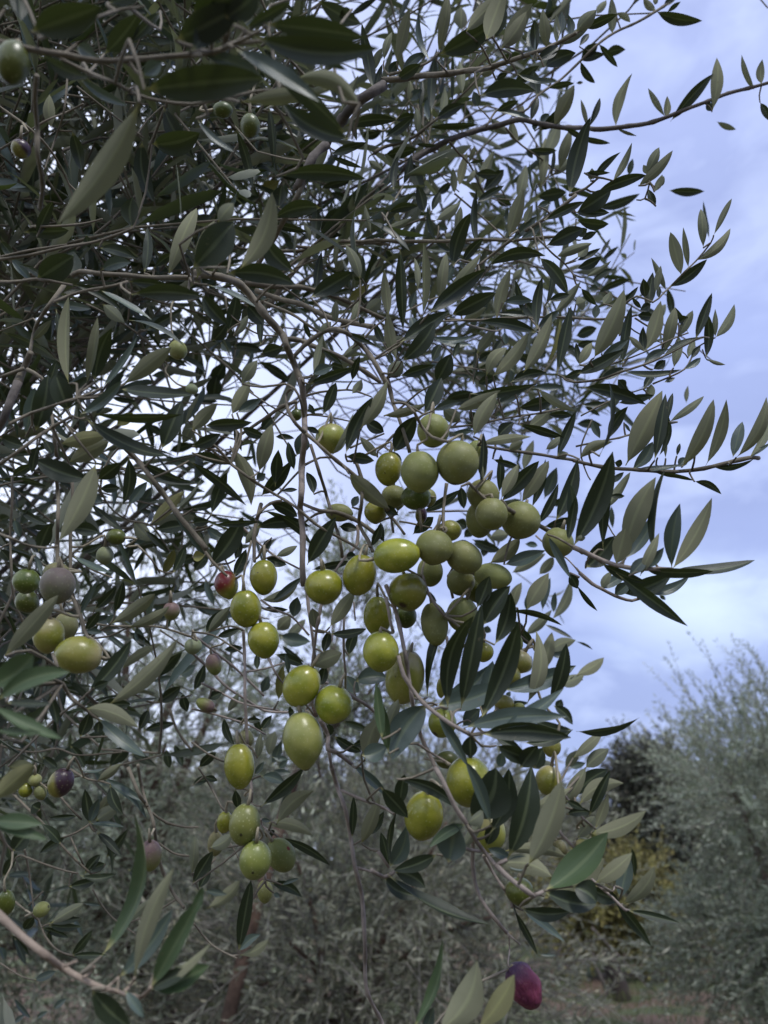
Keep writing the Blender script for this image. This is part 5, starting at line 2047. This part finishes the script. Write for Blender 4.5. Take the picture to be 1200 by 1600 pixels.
# large limbs feeding the mass
limbs = []
for k in range(34):
    for _ in range(60):
        x, y = rng.uniform(-120, 760), rng.uniform(60, 1250)
        if rng.random() < dens(x, y) ** 1.2: break
    d = rng.uniform(.62, 1.35); e = np.array(at(x, y, d))
    mid = FORK * .45 + e * .55 + rng.normal(0, .08, 3) + [0, 0, .14]
    P, rr = smooth_line([FORK + rng.normal(0, .03, 3), mid, e], [.008, .004, .0011], .02)
    limbs.append(P); v, f = tube(P, rr, 6, .06); new_obj('branch', v, f, M_BARK, tree, P[0], TR)
LP = np.vstack(limbs)
NSH = 1000; tries = 0
while len(base) < NSH and tries < 60000:
    tries += 1
    x, y = rng.uniform(-260, 1000), rng.uniform(-260, 1560)
    if rng.random() > dens(x, y) ** 1.35 * (1 if y > -50 else .6): continue
    d = .55 + .85 * rng.random() ** .85
    if x > 420: d = .80 + .6 * rng.random()
    if x > 420 and rng.random() < .1: continue
    p = np.array(at(x, y, d)); a = rng.normal(math.radians(28), .7)
    if y > 700: a = rng.normal(math.radians(-35), .9)
    if y > 900 and x < 420: d = max(d, .6)
    dr = np.array(RT) * math.cos(a) + np.array(UP) * math.sin(a) + np.array(FW) * rng.normal(0, .45)
    if x < 300 and rng.random() < .3: dr = rng.normal(0, 1, 3)
    dr = unit(dr); ln_ = rng.uniform(.10, .24); e_ = p + dr * ln_ * 1.1 - np.array(EYE); de = float(e_ @ np.array(FW))
    if de < .4: continue
    ex, ey = 600 + float(e_ @ np.array(RT)) / de * FPX, 800 - float(e_ @ np.array(UP)) / de * FPX
    if (0 < ex < 1250 and -40 < ey < 1650) and rng.random() > dens(ex, ey) * 1.6: continue
    base.append(p); dirs.append(dr); lens.append(ln_)
lines, LB, LA, LN, LL = sprays(base, dirs, lens, (.021), (.044, .074), .2, droop=.15)
# keep the open sky and the clear gaps around the fruit open
q = LB + LA * LL[:, None] - np.array(EYE); dq = q @ np.array(FW)
X = 600 + (q @ np.array(RT)) / dq * FPX; Y = 800 - (q @ np.array(UP)) / dq * FPX
ok = (dq > .34) & np.array([rng.random() < min(1, dens(x, y) * 3) if -100 < x < 1300 and -50 < y < 1650 else True for x, y in zip(X, Y)])
LB, LA, LN, LL = LB[ok], LA[ok], LN[ok], LL[ok]
v, f = kite_leaves(LB, LA, LN, LL, LL * rng.uniform(.09, .17, len(LL)), rows=4)
mi = np.repeat(rng.choice(3, len(LL), p=[.42, .42, .16]), 10)
inner = [leaf_material('shoot_leaf_dark', (.028, .040, .021), (.14, .15, .11), trans=.18, vein=False, spec=.3),
         leaf_material('shoot_leaf_silver', (.036, .050, .028), (.23, .24, .185), trans=.2, vein=False),
         leaf_material('shoot_leaf_sky_sheen', (.060, .088, .078), (.20, .215, .18), .36, trans=.15, vein=False)]  # last one: sky sheen on leaf tops painted in as a bluish colour
tag(new_obj('leaves', v, f, inner, tree, FORK, TR, matidx=mi), kind='stuff')
v, f = thin_tubes(lines, .0013, .0007, 4)
# little side shoots that tie every leafy shoot to a limb
ties = []
for p, dr in zip(base, dirs):
    i = int(np.argmin(((LP - p) ** 2).sum(1))); dist = np.linalg.norm(LP[i] - p)
    if .01 < dist < .3:
        m_ = (LP[i] + p) / 2 + rng.normal(0, .08, 3) * dist - dr * dist * .15
        P, rr = smooth_line([LP[i], m_, p], [.0016, .0014, .0012], .03); ties.append(P)
v2, f2 = thin_tubes(ties, .0013, .0009, 5)
v3l = []
for a, b in conn:
    m_ = (a + b) / 2 + rng.normal(0, .09, 3) * np.linalg.norm(a - b); P, _ = smooth_line([a, m_, b], [1, 1, 1], .012); v3l.append(P)
v3, f3 = thin_tubes(v3l, .0007, .0005, 5)
V = np.vstack([v, v2, v3]); F = np.vstack([f, f2 + len(v), f3 + len(v) + len(v2)])
tag(new_obj('twigs', V, F, M_TWIG, tree, FORK, TR), kind='stuff')

# ------------------------------------------------------------------ olives
def olive_mat(name, c1, c2, rough=.3, bloom=0.0, topc=None, axis=(0, 0, 1), thr=.1, soft=.5, spot=None, wrinkle=0.0, speck=.5):
    m, t, b = newmat(name)
    g = N(t, 'ShaderNodeNewGeometry'); tcn = N(t, 'ShaderNodeTexCoord'); oi = N(t, 'ShaderNodeObjectInfo')
    pos = g.outputs['Position']
    n1 = N(t, 'ShaderNodeTexNoise'); n1.inputs['Scale'].default_value = 95; n1.inputs['Detail'].default_value = 4; lk(t, pos, n1.inputs['Vector'])
    col = mixc(t, ramp(t, n1.outputs[0], [(.35, 0.0), (.65, 1.0)]), c1, c2)
    hs = N(t, 'ShaderNodeHueSaturation'); lk(t, col, hs.inputs['Color'])
    lk(t, mathn(t, 'MULTIPLY_ADD', oi.outputs['Random'], .022, .487), hs.inputs['Hue'])
    lk(t, mathn(t, 'MULTIPLY_ADD', oi.outputs['Random'], .35, .82), hs.inputs['Value']); col = hs.outputs[0]
    if topc:
        dt = N(t, 'ShaderNodeVectorMath', operation='DOT_PRODUCT'); lk(t, tcn.outputs['Object'], dt.inputs[0]); dt.inputs[1].default_value = axis
        e = mathn(t, 'ADD', dt.outputs['Value'], mathn(t, 'MULTIPLY_ADD', n1.outputs[0], .8, -.4))
        col = mixc(t, ramp(t, mathn(t, 'MULTIPLY_ADD', mathn(t, 'SUBTRACT', e, thr), 1 / soft, .5), [(0.0, 0.0), (1.0, 1.0)]), col, topc)
    vo = N(t, 'ShaderNodeTexVoronoi'); vo.inputs['Scale'].default_value = 560; lk(t, pos, vo.inputs['Vector'])
    lk_ = ramp(t, vo.outputs['Distance'], [(.12, 1.0), (.30, 0.0)])
    col = mixc(t, mathn(t, 'MULTIPLY', lk_, speck * .5), col, (.42, .43, .22))
    n3 = N(t, 'ShaderNodeTexNoise'); n3.inputs['Scale'].default_value = 420; n3.inputs['Detail'].default_value = 2; lk(t, pos, n3.inputs['Vector'])
    bl = ramp(t, n3.outputs[0], [(.735, 0.0), (.77, 1.0)])
    col = mixc(t, mathn(t, 'MULTIPLY', bl, .7), col, (.05, .035, .015))
    if bloom:
        n4 = N(t, 'ShaderNodeTexNoise'); n4.inputs['Scale'].default_value = 160; n4.inputs['Detail'].default_value = 5; lk(t, pos, n4.inputs['Vector'])
        col = mixc(t, mathn(t, 'MULTIPLY', ramp(t, n4.outputs[0], [(.3, .35), (.7, 1.0)]), bloom), col, (.26, .28, .20))
    # calyx end / blossom tip
    sx = N(t, 'ShaderNodeSeparateXYZ'); lk(t, tcn.outputs['Object'], sx.inputs[0])
    tip = ramp(t, mathn(t, 'MULTIPLY', sx.outputs[2], -1), [(.955, 0.0), (.975, 0.0), (.99, 1.0)])
    col = mixc(t, mathn(t, 'MULTIPLY', tip, .75), col, (.04, .03, .015))
    if spot:
        sv = N(t, 'ShaderNodeVectorMath', operation='DISTANCE'); lk(t, tcn.outputs['Object'], sv.inputs[0]); sv.inputs[1].default_value = spot[0]
        sp = ramp(t, mathn(t, 'ADD', sv.outputs['Value'], mathn(t, 'MULTIPLY_ADD', n1.outputs[0], .1, -.05)), [(spot[1] * .6, 1.0), (spot[1] * .95, 0.0)])
        col = mixc(t, sp, col, spot[2])
    lk(t, col, b.inputs['Base Color'])
    b.inputs['Roughness'].default_value = rough; b.inputs['Specular IOR Level'].default_value = .5 if rough < .45 else .25
    b.inputs['Subsurface Weight'].default_value = .12; b.inputs['Subsurface Radius'].default_value = (.004, .005, .001); b.inputs['Subsurface Scale'].default_value = .5
    bp = N(t, 'ShaderNodeBump')
    if wrinkle:
        w1 = N(t, 'ShaderNodeTexVoronoi', feature='DISTANCE_TO_EDGE'); w1.inputs['Scale'].default_value = 360
        nz = N(t, 'ShaderNodeVectorMath', operation='MULTIPLY'); lk(t, pos, nz.inputs[0]); nz.inputs[1].default_value = (1, 1, .6); lk(t, nz.outputs[0], w1.inputs['Vector'])
        lk(t, w1.outputs['Distance'], bp.inputs['Height']); bp.inputs['Strength'].default_value = .6; bp.inputs['Distance'].default_value = .0011
    else:
        lk(t, mathn(t, 'ADD', n3.outputs[0], mathn(t, 'MULTIPLY', lk_, .4)), bp.inputs['Height']); bp.inputs['Strength'].default_value = .22; bp.inputs['Distance'].default_value = .0004
    lk(t, bp.outputs[0], b.inputs['Normal'])
    return m
GR1, GR2 = (.155, .18, .013), (.30, .30, .042)
OM = {
    'g': olive_mat('olive_skin_glossy_green', GR1, GR2, .27),
    'y': olive_mat('olive_skin_yellow_green', (.20, .215, .03), (.30, .29, .07), .33, topc=(.36, .31, .16), thr=.75, soft=.7),
    'm': olive_mat('olive_skin_bloomy_green', (.150, .168, .028), (.235, .24, .06), .50, bloom=.30),
    'p': olive_mat('olive_skin_pale_tip', (.18, .20, .03), (.27, .275, .07), .36, bloom=.12),
    'd': olive_mat('olive_skin_shaded_green', (.055, .075, .009), (.095, .115, .016), .35),  # green skin of fruit in shade, the shade painted in as darker colour
    's': olive_mat('olive_skin_brown_spot', (.15, .18, .02), (.23, .23, .03), .32, spot=((.42, .75, -.72), .34, (.035, .018, .008))),
    'k': olive_mat('olive_skin_speckled', (.13, .16, .022), (.19, .21, .04), .38, bloom=.12, spot=((.1, .98, -.25), .12, (.03, .025, .01)), speck=1.0),
    'c': olive_mat('olive_skin_red_scar', (.10, .125, .025), (.15, .17, .04), .45, bloom=.15, spot=((-.68, .72, .28), .17, (.14, .018, .008))),
    'r': olive_mat('olive_skin_red_flush', (.15, .17, .02), (.22, .22, .03), .3, topc=(.13, .012, .012), axis=(.35, .3, .85), thr=.05, soft=.7),
    'u': olive_mat('olive_skin_violet_top', (.14, .17, .03), (.20, .21, .05), .5, bloom=.2, topc=(.15, .085, .085), thr=.1, soft=.9),
    'v': olive_mat('olive_skin_purple', (.13, .12, .02), (.17, .15, .03), .35, topc=(.035, .014, .022), axis=(-.55, 0, .6), thr=-.12, soft=.3),
    'w': olive_mat('olive_skin_violet_bloom', (.11, .12, .045), (.14, .12, .08), .55, bloom=.35, topc=(.12, .075, .085), thr=.25, soft=1.1),
    'o': olive_mat('olive_skin_dull_brown', (.15, .16, .05), (.20, .17, .07), .5, bloom=.25),
    'b': olive_mat('olive_skin_whitish_bloom', (.17, .21, .08), (.22, .25, .12), .6, bloom=.6),
    'z': olive_mat('olive_skin_wrinkled_purple', (.075, .015, .034), (.19, .04, .075), .5, topc=(.045, .024, .055), axis=(0, 0, 1), thr=.6, soft=.6, wrinkle=1, speck=.1),
}
def olive_mesh(kind, var):
    """one olive: stalk dimple on top, slightly pointed blossom end, a little lopsided"""
    nu, nv = 28, 20; V = []; ptd = {'p': .24, 'z': .05}.get(kind, .05 + .05 * (var % 3))
    r2 = np.random.default_rng(var * 31 + ord(kind)); a1, a2 = r2.uniform(-.05, .05, 2); ph = r2.uniform(0, 6)
    for j in range(nv + 1):
        th = math.pi * j / nv
        for i in range(nu):
            fi = 2 * math.pi * i / nu
            z = math.cos(th); r = math.sin(th)
            if kind in 'zp' or ptd > 0: r *= 1 - ptd * max(0, -z) ** 2; 
            if kind == 'p': r *= 1 - .10 * max(0, z) ** 2
            r *= 1 + a1 * z + .018 * math.sin(2 * fi + ph)
            zz = z - .05 * math.exp(-(r / .18) ** 2) * (z > 0) - (ptd * .25 * math.exp(-(r / .25) ** 2) if z < 0 else 0)
            x = r * math.cos(fi) + a2 * z * z; y = r * math.sin(fi)
            if kind == 'z':
                w_ = 1 + .045 * math.sin(9 * fi + 4 * z) + .04 * math.sin(6 * z + 3 * fi); x *= w_; y *= w_
            V.append((x, y, zz))
    F = [(j * nu + i, j * nu + (i + 1) % nu, (j + 1) * nu + (i + 1) % nu, (j + 1) * nu + i) for j in range(nv) for i in range(nu)]
    F = [q[::-1] for q in F]
    me = bpy.data.meshes.new('olive'); me.from_pydata(V, [], F); me.polygons.foreach_set('use_smooth', [True] * len(F))
    me.materials.append(OM[kind]); me.update(); return me
cache = {}
GROUP = 'olives hanging in the near olive tree'
M_STALK = bark('olive_stalk', (.17, .15, .10), (.33, .29, .21), 300)
for n_, (row, label) in enumerate(zip([r.split() for r in OLIVES.strip().split('\n')], LABELS.strip().split('\n'))):
    x, y, ra, rb, ang, d = map(float, row[:6]); kind = row[6]
    if ra <= 0: continue
    var = n_ % 4
    if (kind, var) not in cache: cache[(kind, var)] = olive_mesh(kind, var)
    i, dist = nearest(x, y - rb * .8, d)
    if ra > rb * 1.12: # long axis lies across the picture
        a_ = R(ang); zl, xl = ra, rb
        zs = RT * math.cos(a_) - UP * math.sin(a_)
        if (bpts[i, 0] - x) * math.cos(a_) + (bpts[i, 1] - y) * math.sin(a_) < 0: zs = -zs
    else:
        a_ = R(ang); zl, xl = rb, ra
        zs = UP * math.cos(a_) + RT * math.sin(a_)
    zs = (zs + FW * rng.uniform(-.18, .18)).normalized()
    view = (EYE - at(x, y, d)).normalized(); ys = (view - zs * view.dot(zs)).normalized(); xs = ys.cross(zs)
    s = d / FPX; third = min(ra, rb) if abs(ra - rb) > 2 else xl
    M = Matrix((xs, ys, zs)).transposed().to_4x4(); M.translation = at(x, y, d)
    me = cache[(kind, var)]
    root = bpy.data.objects.new('olive', me); C.objects.link(root)
    root.matrix_world = M @ Matrix.Diagonal((xl * s * 1.03, third * s * 1.03, zl * s * 1.03, 1))
    tag(root, label, 'olive', GROUP)
    # stalk from the fruit's upper pole to the nearest twig
    top = np.array(at(x, y, d) + zs * zl * s * .93)
    tgt = bworld[i]; gap = np.linalg.norm(tgt - top)
    if dist > 75 or gap > .09:
        j = int(np.argmin(((LP - top) ** 2).sum(1))) ; tgt = top + np.array([rng.normal(0, .006), rng.normal(0, .006), .03]) if np.linalg.norm(LP[j] - top) > .12 else LP[j]
        gap = np.linalg.norm(tgt - top)
    ctrl = [top, top + np.array(zs) * min(.008, gap * .35), tgt * .7 + top * .3 + rng.normal(0, .06, 3) * gap, tgt]
    P, rr = smooth_line(ctrl, [.0010, .00065, .00065, .0008], .003)
    v, f = tube(P, rr, 7, .06)
    inv = root.matrix_world.inverted()
    Vl = np.array([inv @ Vector(p) for p in v])
    so = new_obj('stalk', Vl, f, M_STALK); so.parent = root
